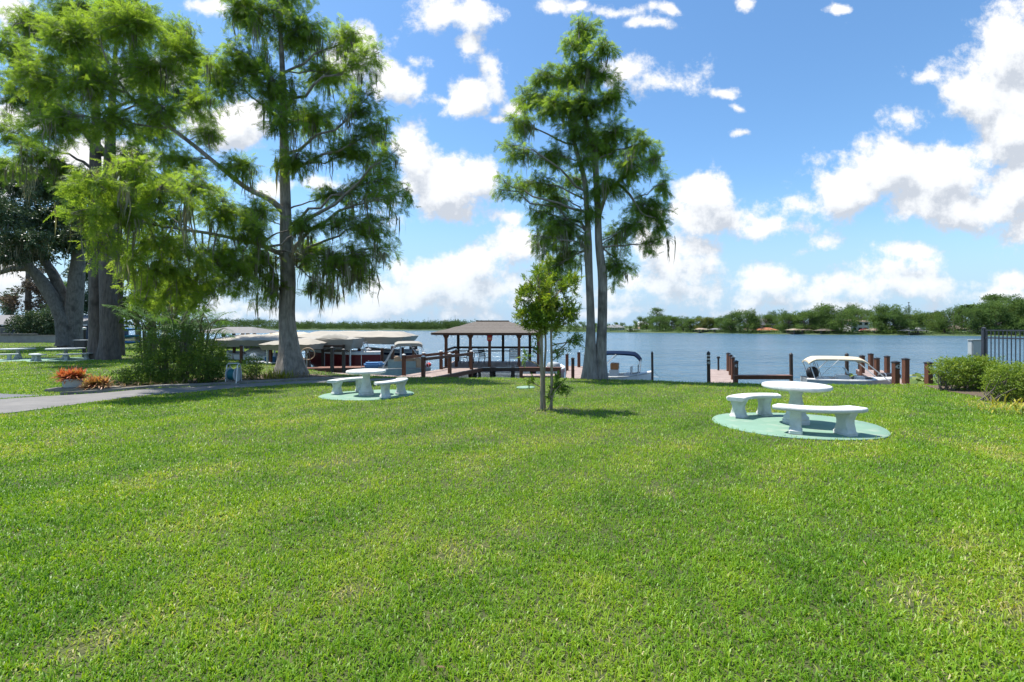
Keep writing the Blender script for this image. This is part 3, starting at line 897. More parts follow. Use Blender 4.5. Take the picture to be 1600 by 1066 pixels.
    tr.make(parts[0], barkmat, root, base, True)
    if cr.V: cr.make(parts[1], leafmat_, root, base)
    if ms.V: ms.make(parts[2], M['moss'], root, base)['kind'] = 'stuff'
    return root

def pxs(lst, Y):
    """[(px, py, dY)] -> points"""
    out = []
    for p in lst:
        d = p[2] if len(p) > 2 else 0
        out.append(at(p[0], p[1], Y + d))
    return out
def clump_px(lst, Y, depth=.9, spread=0.0):
    out = []
    for c in lst:
        px, py, rx, ry = c[:4]
        d = c[4] if len(c) > 4 and c[4] is not None else rng.normal(0, spread)
        ts = c[5] if len(c) > 5 else rng.normal(0, .07)
        yy = Y + d
        k = yy / F
        out.append((at(px, py, yy), (rx * k, (rx + ry) / 2 * depth * k, ry * k), ts) + ((c[6],) if len(c) > 6 else ()))
    return out
#@@TREES

# ================================================================== TREES
def build_trees():
    # ---- the cypress with the leaning limb, left of the pavilion
    Y = 21.6
    base = gp(455, 587); Y = base.y
    k = Y / F
    stem = ([base + Vector((0, 0, -.2))] + pxs([(454, 565), (452, 535), (448, 500), (450, 440), (446, 330), (444, 220), (441, 100), (432, -60), (428, -150)], Y),
            [16.5 * k, 15 * k, 13.2 * k, 12 * k, 11.5 * k, 7.8 * k, 6.2 * k, 3.8 * k, 1.8 * k, .7 * k])
    limb = (pxs([(446, 335), (425, 312, -.8), (385, 295, -.4), (300, 225, -.9), (200, 150, -1.2), (163, 90, -1.4), (150, 30, -1.5)], Y), [.15, .13, .11, .085, .055, .032, .015])
    limb2 = (pxs([(446, 400), (400, 380, -2), (330, 365, -4.1), (230, 350, -6.4), (140, 325, -8.1)], Y), [.11, .09, .06, .035, .015])
    cl = [(400, 25, 55, 50), (470, 50, 55, 45), (440, -20, 60, 40), (545, 60, 32, 38), (580, 90, 25, 35), (510, 115, 55, 32), (385, 95, 45, 45), (430, 140, 55, 42),
          (345, 120, 32, 50), (318, 165, 30, 35), (570, 150, 38, 28), (495, 185, 62, 35), (585, 195, 40, 35), (550, 235, 52, 32), (612, 240, 24, 28),
          (590, 285, 48, 34), (625, 300, 26, 34), (520, 305, 46, 20, None, .0, 1.5), (540, 345, 52, 24, None, -.05, 1.6), (480, 345, 34, 26, None, -.08, 1.6), (588, 350, 40, 32, None, 0, 2), (608, 388, 22, 22, None, 0, 3),
          (555, 400, 42, 34, None, -.03, 3), (515, 412, 42, 34, None, -.05, 3), (570, 435, 30, 26, None, -.03, 4), (480, 395, 36, 36, None, -.08, 3), (405, 335, 40, 36, -1.0, .0, 1.5), (400, 405, 46, 40, -.6, -.02, 3), (372, 262, 40, 30, -1), (425, 440, 30, 22, -.3, -.05, 5), (500, 450, 34, 22, .4, -.05, 4), (460, 250, 40, 30), (440, 190, 40, 30)]
    clumps = clump_px(cl, Y, .9, 1.1)
    lo = [(120, 60, 70, 50, -5), (200, 40, 70, 45, -6), (60, 120, 60, 50, -4.5), (150, 130, 80, 42, -6), (230, 110, 60, 40, -5.2), (290, 90, 45, 45, -4), (250, 180, 60, 32, -4.6), (320, 210, 36, 26, -3.2),
          (90, 200, 60, 36, -5.5), (170, 190, 60, 30, -6.0), (280, 250, 55, 26, -3.8)]
    clumps += [tuple(x[:2]) + (.10, .3) for x in clump_px([c_[:4] + (c_[4] * .22,) for c_ in lo], Y, .7)]
    lo2 = [(150, 285, 60, 32, -6.2), (210, 265, 50, 30, -5.5), (250, 310, 62, 36, -5), (300, 290, 52, 32, -4), (345, 330, 50, 40, -3), (190, 335, 60, 34, -5.6), (130, 335, 44, 30, -6.4), (160, 378, 34, 40, -6),
           (240, 370, 52, 32, -4.8), (290, 390, 50, 34, -4), (350, 395, 52, 36, -2.6), (390, 365, 40, 36, -2), (250, 420, 46, 24, -4.4), (310, 430, 46, 22, -3.6), (370, 430, 40, 26, -2.4), (200, 300, 40, 30, -4)]
    clumps += [tuple(x[:2]) + (.13, .7) for x in clump_px([c_[:4] + (c_[4] * 1.3,) for c_ in lo2 + [(230, 445, 40, 20, -4), (285, 455, 36, 18, -3.6), (205, 415, 40, 24, -5), (335, 455, 34, 16, -3), (265, 475, 34, 14, -3.6), (385, 455, 26, 14, -2), (310, 478, 30, 12, -3.2), (225, 470, 30, 14, -4), (415, 470, 20, 12, -1)]], Y, .7)]
    grow_tree('cypress_tree', 'tall cypress with flared grey trunk and hanging moss beside the boat slips', 'tree', base, [stem], clumps, 'cypress', M['cypress2'], M['bark'],
              dens=17.5, spray=.29, attach=at(450, 415, Y).z, moss=.8, limbs=[limb, limb2], flare=.75, group='large waterside trees', moss_len=(.5, 2.0), sides=26)

    # ---- twin trunk cypress in the middle
    base = gp(929, 592); Y = base.y; k = Y / F
    s1 = ([base + Vector((-.20, 0, -.2))] + pxs([(923, 560), (923, 500), (921, 440), (919, 385), (918, 342), (914, 281), (896, 220), (888, 150), (884, 110)], Y),
          [9.5 * k, 8.3 * k, 6.3 * k, 6 * k, 6.5 * k, 4.2 * k, 4 * k, 3 * k, 1.6 * k, .6 * k])
    s2 = ([base + Vector((.22, .05, -.2))] + pxs([(939, 560), (941, 500), (942, 430), (935, 380), (933, 300), (928, 220), (916, 200), (908, 122), (905, 60), (904, 25)], Y),
          [9.5 * k, 8 * k, 7.3 * k, 7.6 * k, 6 * k, 5 * k, 4.6 * k, 4 * k, 2.6 * k, 1.4 * k, .5 * k])
    l1 = (pxs([(932, 350), (948, 300, -.3), (965, 285, -.5), (985, 305, -.6), (1003, 335, -.6), (1020, 340, -.6)], Y), [.10, .085, .07, .055, .035, .015])
    cl = [(912, 48, 26, 26), (940, 76, 26, 18), (895, 72, 22, 18), (908, 100, 26, 18), (852, 118, 26, 18), (888, 122, 34, 22), (928, 122, 34, 22), (828, 150, 28, 24), (958, 150, 22, 24), (868, 165, 36, 24), (918, 170, 44, 24),
          (812, 190, 22, 26), (798, 232, 18, 26), (795, 285, 18, 14), (782, 298, 12, 10), (838, 288, 40, 18, None, .10), (870, 245, 34, 22), (958, 205, 36, 24), (998, 228, 32, 20, None, .14), (1025, 250, 20, 16, None, .12), (1036, 285, 12, 26),
          (985, 258, 36, 22, None, .08), (938, 235, 32, 26), (868, 312, 26, 22), (878, 350, 36, 32, None, -.06, 2), (848, 372, 20, 32, None, -.06, 2), (882, 400, 28, 30, None, -.06, 2.5), (858, 425, 20, 24, None, -.06, 2.5), (1008, 322, 34, 24, None, -.05), (1030, 348, 18, 30, None, -.05),
          (988, 352, 24, 24, None, -.05), (1018, 380, 16, 18), (962, 370, 20, 26, None, -.05, 2), (960, 415, 18, 34, None, -.07, 3), (982, 418, 16, 10), (950, 290, 32, 22), (836, 328, 18, 16), (900, 205, 34, 22), (895, 280, 24, 16), (915, 330, 22, 16, -.5), (925, 300, 22, 14, -.6), (912, 250, 24, 16, -.7), (925, 225, 24, 16, -.5), (900, 160, 26, 18, -.6), (905, 375, 16, 14, -.5)]
    grow_tree('cypress_tree', 'twin trunked cypress standing alone at the lawn edge behind the sapling', 'tree', base, [s1, s2], clump_px([(x[0], x[1], x[2] * 1.15, x[3] * 1.15) + tuple(x[4:]) for x in cl], Y, .95, .7), 'cypress', M['cypress'], M['barkgrey'],
              dens=23, spray=.275, attach=at(930, 392, Y).z, moss=.2, limbs=[l1], flare=.42, group='large waterside trees', moss_len=(.4, 1.6), tone0=.50, sides=22, droop=.42)

    # ---- big old cypress trunk on the left
    base = gp(153, 561); Y = base.y; k = Y / F
    st = ([base + Vector((0, 0, -.2))] + pxs([(152, 530), (151, 450), (150, 330), (149, 240), (150, 170), (156, 60), (160, -40)], Y), [13 * k, 11 * k, 9.5 * k, 8.5 * k, 7 * k, 5 * k, 3 * k, 1.2 * k])
    st2 = (pxs([(171, 568, -.5), (171, 520, -.5), (168, 430, -.4), (170, 320, -.2), (172, 230), (176, 150), (182, 60)], Y), [13.5 * k, 11.5 * k, 10.3 * k, 9 * k, 7 * k, 4.5 * k, 1.8 * k])
    lb = (pxs([(172, 405), (190, 422, -.8), (207, 440, -1.4), (222, 455, -1.8)], Y), [.25, .25, .22, .19])
    lb2 = (pxs([(160, 240), (130, 200), (90, 160), (40, 110), (0, 70)], Y), [.3, .25, .2, .12, .06])
    cl = [(60, 40, 60, 40), (120, 20, 60, 40), (20, 80, 50, 40), (200, 20, 60, 40), (270, 60, 45, 40), (40, 150, 50, 35), (100, 170, 50, 30), (10, 200, 40, 30), (60, 240, 50, 30, None, 0, 2), (100, 265, 40, 25, None, 0, 2), (230, 130, 45, 35), (290, 150, 40, 30), (250, 210, 45, 30), (210, 240, 40, 30),
          (140, 90, 45, 35), (320, 110, 30, 30), (120, 300, 40, 25, None, 0, 2), (210, 300, 40, 30), (0, 260, 40, 25, None, 0, 2), (260, 280, 40, 26)]
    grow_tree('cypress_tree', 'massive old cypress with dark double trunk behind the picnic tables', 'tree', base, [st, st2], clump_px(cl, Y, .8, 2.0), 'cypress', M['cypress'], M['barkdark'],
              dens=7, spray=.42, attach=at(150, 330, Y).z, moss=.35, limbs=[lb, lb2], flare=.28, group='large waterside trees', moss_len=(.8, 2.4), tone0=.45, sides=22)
    # thin trunk right of it
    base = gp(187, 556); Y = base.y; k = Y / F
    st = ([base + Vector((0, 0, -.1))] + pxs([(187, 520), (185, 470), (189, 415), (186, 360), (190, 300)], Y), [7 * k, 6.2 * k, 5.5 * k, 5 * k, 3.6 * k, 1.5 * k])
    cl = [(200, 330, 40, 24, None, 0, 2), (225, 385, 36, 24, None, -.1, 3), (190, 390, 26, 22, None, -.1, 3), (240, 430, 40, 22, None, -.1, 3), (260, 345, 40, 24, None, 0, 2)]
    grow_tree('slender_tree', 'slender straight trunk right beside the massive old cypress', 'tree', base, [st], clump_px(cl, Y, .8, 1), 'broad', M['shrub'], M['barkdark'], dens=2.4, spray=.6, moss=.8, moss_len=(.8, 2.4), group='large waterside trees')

    # ---- live oak with spreading limbs
    base = gp(112, 543); Y = base.y; k = Y / F
    sA = ([base + Vector((0, 0, -.2))] + pxs([(113, 520), (116, 480), (120, 430), (124, 390), (120, 330), (112, 260)], Y), [15 * k, 12.5 * k, 11 * k, 9.5 * k, 7 * k, 4 * k, 1.6 * k])
    sB = (pxs([(104, 540, -.4), (100, 500, -.5), (84, 468, -.8), (66, 440, -1.2), (48, 420, -1.8), (30, 395, -2.5)], Y), [12 * k, 10.5 * k, 9 * k, 8 * k, 6 * k, 3 * k])
    sC = (pxs([(108, 500), (98, 460), (84, 430), (70, 408), (40, 380), (10, 365)], Y), [9 * k, 7.5 * k, 6.5 * k, 5 * k, 3.5 * k, 2 * k])
    sD = (pxs([(48, 420, -1.8), (20, 420, -2.2), (-20, 432, -2.6), (-60, 436, -3)], Y), [4.5 * k, 3.6 * k, 3.2 * k, 2 * k])
    cl = [(30, 290, 45, 30), (80, 290, 45, 28), (20, 340, 45, 30), (70, 340, 45, 30), (110, 330, 36, 28), (40, 375, 45, 22, None, 0, 3), (90, 375, 40, 22, None, 0, 3), (-10, 380, 40, 26, None, 0, 3), (120, 370, 30, 24, None, 0, 2), (-20, 320, 45, 30), (10, 400, 30, 16, None, 0, 3), (130, 290, 34, 24), (60, 400, 30, 14, None, -.1, 3), (145, 340, 26, 22)]
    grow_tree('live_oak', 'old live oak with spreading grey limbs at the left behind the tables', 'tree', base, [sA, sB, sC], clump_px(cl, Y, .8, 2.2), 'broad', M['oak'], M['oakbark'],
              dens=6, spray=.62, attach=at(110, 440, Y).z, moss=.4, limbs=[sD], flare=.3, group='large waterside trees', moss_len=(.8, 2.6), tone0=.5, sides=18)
    # ---- rusty conifer behind the low house
    b = at(44, 500, 84); b.z = .1
    st = ([b] + pxs([(44, 460), (43, 400), (42, 375)], 84), [.5, .4, .2, .08])
    cl = [(42, 385, 14, 14), (34, 415, 22, 12), (54, 420, 20, 14), (40, 445, 26, 14), (62, 450, 24, 14), (30, 470, 24, 16), (60, 476, 26, 14), (80, 460, 20, 18)]
    grow_tree('conifer_tree', 'rusty brown layered conifer rising behind the low ivy covered house', 'tree', b, [st], clump_px(cl, 84, .9, 1.5), 'broad', M['rusty'], M['barkdark'], dens=1.1, spray=1.3, rise=.1)
    # ---- greenery behind the trunks
    for (px, py, w, h, Y, lab, mt) in ((12, 470, 22, 26, 88, 'dark green bushy tree at the left edge behind the low house', 'oak'),
                                       (140, 420, 60, 70, 75, 'broad dark tree closing the view between the oak and cypress trunks', 'oak'),
                                       (215, 470, 45, 46, 62, 'dense green tree behind the blue kayaks', 'shrub'),
                                       (238, 470, 40, 40, 33, 'leafy green tree filling the gap between the slender trunk and the palms', 'shrub'),
                                       (290, 462, 34, 26, 31, 'low green tree directly behind the feathery palm', 'shrub'),
                                       (100, 465, 26, 40, 95, 'sunlit pale green tree seen through the oak limbs', 'crape'),
                                       (258, 458, 46, 44, 40, 'leafy green tree rising behind the big shrub', 'shrub')):
        b = at(px, 540, Y); b.z = float(gz(b.x, b.y)) if b.y < shore(b.x) else WZ + .3
        st = ([b] + pxs([(px, py + h * .4), (px + 3, py - h * .4)], Y), [.3, .22, .06])
        cl = [(px + rng.normal(0, w * .42), py + rng.normal(0, h * .42), w * .42, h * .34) for _ in range(9)]
        grow_tree('broadleaf_tree', lab, 'tree', b, [st], clump_px(cl, Y, .9, 2), 'broad', M[mt], M['barkdark'], dens=2.6, spray=.95, group='background trees on the near bank')

    # ---- crape myrtle sapling
    base = gp(853, 640); Y = base.y; k = Y / F
    ss = [([base + Vector((-.10, 0, -.05))] + pxs([(847, 600), (846, 540), (846, 490), (842, 450), (846, 425)], Y), [.046, .042, .038, .03, .017, .005]),
          ([base + Vector((.13, .05, -.05))] + pxs([(862, 600), (862, 560), (861, 520), (864, 480), (873, 445)], Y), [.036, .032, .028, .024, .014, .005]),
          ([base + Vector((-.02, .1, -.05))] + pxs([(850, 590, .1), (853, 540, .1), (851, 500, .1), (856, 460), (862, 432)], Y), [.03, .026, .024, .020, .014, .005]),
          ([base + Vector((.04, -.02, -.03))] + pxs([(868, 610, -.1), (880, 596, -.15)], Y), [.012, .009, .004])]
    cl = [(x, y, 9 + (k % 3) * 2, 22 + (k % 4) * 3, None, .04 + .05 * (k % 4)) for k, (x, y) in enumerate([(816, 462), (830, 447), (843, 436), (857, 434), (871, 442), (886, 450), (900, 444), (812, 486), (826, 484), (882, 478), (895, 490), (850, 470), (838, 482), (865, 486), (845, 506), (868, 508), (856, 496), (828, 508), (884, 506), (858, 458)])] + [(850, 500, 26, 16), (860, 480, 24, 18), (840, 490, 22, 18)]
    r_ = grow_tree('crape_myrtle', 'young crape myrtle sapling with slim multiple stems in the open lawn', 'sapling', base, ss, clump_px(cl, Y, 1.3, .16), 'crape', M['crape'], M['barksap'],
              dens=62, spray=.135, tw_r=.004, droop=-.1, upward=.35, tone0=.58, sides=9, knobs=.03, rise=.9)
    tail = [(895, 532, 14, 9), (878, 545, 12, 8), (872, 556, 8, 8), (820, 560, 8, 10), (835, 545, 8, 8), (868, 600, 12, 16), (882, 605, 12, 10), (858, 620, 10, 10), (828, 597, 7, 5), (905, 525, 8, 8)]
    extra = grow_tree('low_shoots', 'x', 'x', base, ss[:2], clump_px(tail, Y, 1.0, .1), 'crape', M['crape'], M['barksap'], dens=85, spray=.13, tw_r=.004, droop=0, upward=.1, tone0=.42, sides=5)
    for ch in list(extra.children):
        if ch.name.startswith('crown'):
            ch.name = 'lower_foliage'; ch.parent = r_
        else:
            ch.name = 'twigs'; ch.parent = r_
    bpy.data.objects.remove(extra)
build_trees()
#@@OBJECTS

# ================================================================== FURNITURE ON THE LAWN
def rounded(x0, x1, z0, z1, r, n=3):
    pts = []
    for (cx, cz, a0) in ((x1 - r, z1 - r, 0), (x0 + r, z1 - r, 90), (x0 + r, z0 + r, 180), (x1 - r, z0 + r, 270)):
        for i in range(n + 1):
            a = R(a0 + 90 * i / n)
            pts.append((cx + r * math.cos(a), cz + r * math.sin(a)))
    return pts
def arc_sweep(m, c, ri, ro, z0, z1, a0, a1, r=.02, n=26):
    sec = rounded(ri, ro, z0, z1, r)
    rows = []
    for i in range(n + 1):
        a = a0 + (a1 - a0) * i / n
        e = min(i, n - i)
        f = 1.0 if e > 1 else (.93 if e == 1 else .84)
        mid = (ri + ro) / 2
        rows.append([(c[0] + (mid + (s[0] - mid) * f) * math.cos(a), c[1] + (mid + (s[0] - mid) * f) * math.sin(a), s[1]) for s in sec])
    b = len(m.v); k = len(sec)
    for q in rows: m.v += q
    for i in range(n):
        for j in range(k):
            j2 = (j + 1) % k
            m.f.append((b + i * k + j, b + i * k + j2, b + (i + 1) * k + j2, b + (i + 1) * k + j))
    m.f.append(tuple(b + j for j in range(k))[::-1]); m.f.append(tuple(b + n * k + j for j in range(k)))

def round_table(c, label, mat, s=1.0):
    z = float(gz(*c)) + .03
    t = thing('round_table', (c[0], c[1], z), label, 'table', 'round concrete tables')
    R_ = .575 * s
    m = MB()
    prof = [(.03, .655), (R_ - .06, .655), (R_ - .02, .668), (R_, .69), (R_, .715), (R_ - .012, .734), (R_ - .04, .74), (.02, .74)]
    m.lathe((c[0], c[1], z), prof, 64)
    o = m.build('tabletop', mat, t, smooth=True)
    m = MB()
    prof = [(.225, 0), (.228, .06), (.205, .075), (.215, .10), (.21, .13), (.175, .16), (.165, .20), (.135, .32), (.105, .46), (.10, .54), (.125, .60), (.17, .64), (.185, .657)]
    m.lathe((c[0], c[1], z), prof, 16)
    m.build('pedestal', mat, t, smooth=True)
    return t
def bench(c, ang, half, label, mat, ri=.86, ro=1.22, s=1.0):
    mid = (c[0] + (ri + ro) / 2 * math.cos(ang), c[1] + (ri + ro) / 2 * math.sin(ang))
    z = float(gz(*mid)) + .03
    t = thing('curved_bench', (mid[0], mid[1], z), label, 'bench', 'curved concrete benches')
    m = MB()
    arc_sweep(m, c, ri * s, ro * s, z + .375, z + .45, ang - half, ang + half, .03)
    m.build('seat', mat, t, smooth=True)
    for sg in (-1, 1):
        a = ang + sg * half * .56
        rad = Vector((math.cos(a), math.sin(a), 0)); tan = Vector((-math.sin(a), math.cos(a), 0))
        lc = Vector((c[0], c[1], z)) + rad * (ri + ro) / 2 * s
        m = MB()
        prof = [(.155, 0), (.158, .05), (.135, .075), (.125, .13), (.105, .19), (.105, .25), (.13, .31), (.155, .35), (.16, .378)]
        rows = []
        for (w, h) in prof:
            r = []
            th = .085 if h > .06 else .10
            for (fx, fy) in ((-1, -.8), (-.86, -1), (.86, -1), (1, -.8), (1, .8), (.86, 1), (-.86, 1), (-1, .8)):
                r.append(lc + rad * (w * fx) + tan * (th * fy) + Vector((0, 0, h)))
            rows.append(r)
        b = len(m.v)
        for r in rows: m.v += [tuple(p) for p in r]
        for i in range(len(rows) - 1):
            for j in range(8):
                j2 = (j + 1) % 8
                m.f.append((b + i * 8 + j, b + i * 8 + j2, b + (i + 1) * 8 + j2, b + (i + 1) * 8 + j))
        m.f.append(tuple(b + j for j in range(8))[::-1]); m.f.append(tuple(b + (len(rows) - 1) * 8 + j for j in range(8)))
        m.build('leg', mat, t, smooth=True)
    return t
def build_furniture():
    c = (5.38, 8.62)
    round_table(c, 'white round concrete table on the wide green pad at the right', M['conc'])
    bench(c, R(-101), R(38), 'white curved bench in front of the right table, nearest to the camera', M['conc'])
    bench(c, R(112), R(37), 'white curved bench behind the right table, towards the lake', M['conc'])
    c = (-4.34, 13.55)
    round_table(c, 'white round concrete table in the middle of the lawn near the path', M['conc'])
    bench(c, R(141), R(38), 'white curved bench left of the middle table, half in its shade', M['conc'])
    bench(c, R(-22), R(37), 'white curved bench right of the middle table on the green pad', M['conc'])
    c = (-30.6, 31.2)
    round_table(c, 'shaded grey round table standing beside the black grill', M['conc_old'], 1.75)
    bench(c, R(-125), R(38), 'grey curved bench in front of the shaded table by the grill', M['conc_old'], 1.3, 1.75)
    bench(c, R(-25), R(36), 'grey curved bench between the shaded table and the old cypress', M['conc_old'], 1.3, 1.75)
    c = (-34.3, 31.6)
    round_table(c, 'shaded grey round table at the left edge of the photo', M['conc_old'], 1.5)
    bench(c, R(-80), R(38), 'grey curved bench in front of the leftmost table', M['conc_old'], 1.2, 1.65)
    # ---- grill and lamp post under the oak
    b = at(130, 556, 33); b.z = float(gz(b.x, b.y))
    t = thing('barbecue_grill', b, 'black charcoal grill on a post between the oak and the old cypress', 'grill')
    m = MB(); m.tube([b, b + Vector((0, 0, .85))], .06, 10); m.build('post', M['black'], t)
    m = MB(); m.box(b.x - .42, b.x + .42, b.y - .3, b.y + .3, b.z + .78, b.z + 1.25); m.build('firebox', M['black'], t, bevel=.03)
    m = MB(); m.box(b.x - .44, b.x + .44, b.y - .31, b.y + .25, b.z + 1.262, b.z + 1.29); m.build('grate', M['steel'], t)
    m = MB(); m.bar(b + Vector((.43, 0, 1.0)), b + Vector((.66, 0, 1.05)), .03); m.build('handle', M['steel'], t)
    b = at(132, 546, 36); b.z = float(gz(b.x, b.y))
    t = thing('lantern_post', b, 'thin black lantern post with a pale cap beside the oak trunk', 'lamp')
    m = MB(); m.tube([b, b + Vector((0, 0, 2.0))], .09, 10); m.build('pole', M['black'], t)
    m = MB(); m.lathe(b + Vector((0, 0, 2.0)), [(.10, 0), (.13, .04), (.13, .16), (.05, .2)], 12); m.build('cap', M['capwhite'], t)
    # ---- hose reel
    b = gp(365, 600)
    t = thing('hose_reel', b, 'hose reel cart with teal hose and pale frame beside the path', 'hose reel')
    m = MB()
    for sx in (-.2, .2):
        m.tube([b + Vector((sx, -.18, 0)), b + Vector((sx, -.1, .7)), b + Vector((sx, 0, .78)), b + Vector((sx, .1, .7)), b + Vector((sx, .18, 0))], .022, 8)
    m.tube([b + Vector((-.2, 0, .78)), b + Vector((.2, 0, .78))], .022, 8)
    m.box(b.x - .24, b.x + .24, b.y - .22, b.y + .22, b.z, b.z + .035)
    m.build('frame', M['steel'], t, smooth=True)
    m = MB()
    for i in range(9):
        x = -.12 + i * .03
        ring = [b + Vector((x, .19 * math.cos(a) , .36 + .19 * math.sin(a))) for a in np.linspace(0, 2 * math.pi, 21)]
        m.tube(ring, .019, 6, cap=False)
    m.build('hose', M['teal'], t, smooth=True)
    for sx in (-.15, .15):
        m = MB(); m.tube([b + Vector((sx - .012, 0, .36)), b + Vector((sx + .012, 0, .36))], .27, 24); m.build('flange', M['box'], t)
    # ---- bromeliads on the slab by the path
    b = gp(112, 612)
    s = thing('stone_slab', b, 'low stained concrete slab carrying the planter beside the path', 'slab')
    m = MB(); m.obox(b + Vector((.3, .1, .06)), Vector((.95, .12, 0)), Vector((-.04, .26, 0)), Vector((0, 0, .06))); m.build('block', M['kerb'], s, bevel=.02)
    p = b + Vector((-.08, .1, .122))
    t = thing('planter_box', p, 'small white square planter under the orange red bromeliads', 'planter')
    m = MB(); m.lathe(p, [(.20, 0), (.25, .02), (.28, .24), (.30, .25), (.30, .28), (.26, .28)], 4, 1.25, .9); m.build('trough', M['conc_old'], t, bevel=.01)
    m = MB(); m.lathe(p + Vector((0, 0, .2)), [(.22, 0), (.24, .03)], 4, 1.25, .9); m.build('soil', M['mulch'], t)
    def rosettes(name, label, c, spots, mat):
        r = thing(name, c, label, 'plant')
        A = Acc()
        for (dx, dy, dz, ln) in spots:
            n = 80
            az = rng.uniform(0, 2 * np.pi, n); el = rng.uniform(.15, 1.35, n)
            L_ = ln * rng.uniform(.7, 1.15, n)
            d0 = np.stack([np.cos(az) * np.cos(el), np.sin(az) * np.cos(el), np.sin(el)], 1)
            k = 5; tt = np.linspace(0, 1, k)
            P = np.array(c)[None, None] + np.array([dx, dy, dz]) + d0[:, None] * (L_[:, None] * tt[None])[..., None]
            P[:, :, 2] -= .42 * L_[:, None] * tt[None] ** 2 * np.cos(el)[:, None]
            sdv = np.stack([-np.sin(az), np.cos(az), np.zeros(n)], 1)
            w = .024 * np.array([.7, 1, .95, .7, .06])
            V = np.stack([P - sdv[:, None] * w[None, :, None], P + sdv[:, None] * w[None, :, None]], 2)
            bse = (np.arange(n) * k * 2)[:, None] + (np.arange(k - 1) * 2)[None]
            q = np.stack([bse, bse + 1, bse + 3, bse + 2], -1).reshape(-1, 4)
            tn = np.repeat(rng.uniform(.25, .95, n), k - 1) + np.tile(np.linspace(-.3, .12, k - 1), n)
            A.add(V.reshape(-1, 3), q, np.clip(tn, 0, 1))
        A.make('leaves', mat, r, c)
    rosettes('bromeliad_plant', 'red and orange bromeliads spilling over the white planter', p + Vector((0, 0, .2)), [(x, rng.uniform(-.12, .12), rng.uniform(.02, .16), .40) for x in (-.38, -.22, -.05, .1, .22, -.1, .05)], M['brom'])
    rosettes('bromeliad_plant', 'paler orange bromeliad clump standing on the ground right of the planter', p + Vector((.72, .0, -.02)), [(x, rng.uniform(-.15, .15), rng.uniform(.02, .14), .42) for x in (-.22, -.08, .1, .22, .34, .05)], M['brom2'])
build_furniture()

# ================================================================== SHRUBS, HEDGES, PALM
def bush(name, label, cat, base, blobs, mat, n, size, group=None, stems=8, leaf='broad', shell=.55, tone0=.5, barkm=None, topyellow=0.0):
    root = thing(name, base, label, cat, group)
    A = Acc(); W = Acc()
    vol = np.array([b[1][0] * b[1][1] * b[1][2] for b in blobs]); pr = vol ** .7 / (vol ** .7).sum()
    for (c, r), p in zip(blobs, pr):
        k = max(20, int(n * p))
        d = rng.normal(0, 1, (k, 3)); d /= np.linalg.norm(d, axis=1, keepdims=True)
        rr = shell + (1 - shell) * rng.random(k) ** .6
        lump = 1 + .16 * np.sin(d[:, 0] * 6 + c[0] * 5) * np.cos(d[:, 2] * 5 + c[1]) + .1 * rng.normal(0, 1, k)
        P = np.array(c) + d * np.array(r) * (rr * lump)[:, None]
        ok = P[:, 2] > base[2] + .02
        P = P[ok]; d = d[ok]; rr = rr[ok]
        D = d + rng.normal(0, .6, d.shape); D[:, 2] += .25
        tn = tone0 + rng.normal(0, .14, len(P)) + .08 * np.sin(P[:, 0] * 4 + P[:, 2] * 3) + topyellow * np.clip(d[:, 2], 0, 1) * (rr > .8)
        tn = tn + rng.normal(0, .13)
        A.add(*sprays(leaf, P, D, size * rng.uniform(.7, 1.3, len(P)), tn))
    cs = np.array([tuple(b[0]) for b in blobs])
    k = stems * len(blobs)
    ii = rng.integers(0, len(blobs), k)
    en = cs[ii] + rng.normal(0, .35, (k, 3)) * np.array([tuple(blobs[i][1]) for i in ii])
    st = np.stack([base[0] + (cs[ii, 0] - base[0]) * .75 + rng.normal(0, .1, k), base[1] + (cs[ii, 1] - base[1]) * .75 + rng.normal(0, .1, k), np.full(k, base[2] - .03)], 1)
    md = (st + en) / 2 + rng.normal(0, .08, (k, 3))
    tt = np.linspace(0, 1, 5)[None, :, None]
    pth = (1 - tt) ** 2 * st[:, None] + 2 * tt * (1 - tt) * md[:, None] + tt ** 2 * en[:, None]
    W.add(*tubes_np(pth, np.tile(np.linspace(.018, .005, 5), (k, 1)), 5))
    W.make('stems', barkm or M['barkdark'], root, base, True)
    A.make('foliage', mat, root, base)
    return root

def palm_frond(c, az, el, ln, w=.32, A=None, droop=1.0):
    k = 16
    t = np.linspace(0, 1, k)
    h = np.array([math.cos(az), math.sin(az), 0.])
    e = el - droop * t * 1.25
    step = ln / (k - 1)
    P = np.array(c)[None] + np.concatenate([[np.zeros(3)], np.cumsum(np.stack([np.cos(e[:-1])[:, None] * h + np.sin(e[:-1])[:, None] * np.array([0, 0, 1.])], 0)[0] * step, 0)])
    sdv = np.array([-math.sin(az), math.cos(az), 0.])
    V = []; Q = []; T = []
    for i in range(2, k):
        for j in range(2):
            f = i + j * .5
            if f > k - 1: continue
            p = P[int(f)] if f == int(f) else (P[int(f)] + P[min(int(f) + 1, k - 1)]) / 2
            tang = P[min(i + 1, k - 1)] - P[i - 1]; tang = tang / np.linalg.norm(tang)
            u = f / (k - 1)
            L_ = ln * w * math.sin(math.pi * min(.98, .12 + .86 * u)) ** .7
            for s in (-1, 1):
                d = sdv * s * .85 + tang * .55 + np.array([0, 0, -.30 + rng.normal(0, .12)])
                d = d / np.linalg.norm(d) * L_
                wd = np.cross(d, [0, 0, 1.]); wd = wd / (np.linalg.norm(wd) + 1e-9) * .016
                b = len(V)
                V += [p, p + d * .45 + wd, p + d + np.array([0, 0, -.22 * L_]), p + d * .45 - wd]
                Q.append((b, b + 1, b + 2, b + 3)); T.append(.5 + rng.normal(0, .16))
    A.add(np.array(V), np.array(Q), np.clip(np.array(T), 0, 1))
    return P
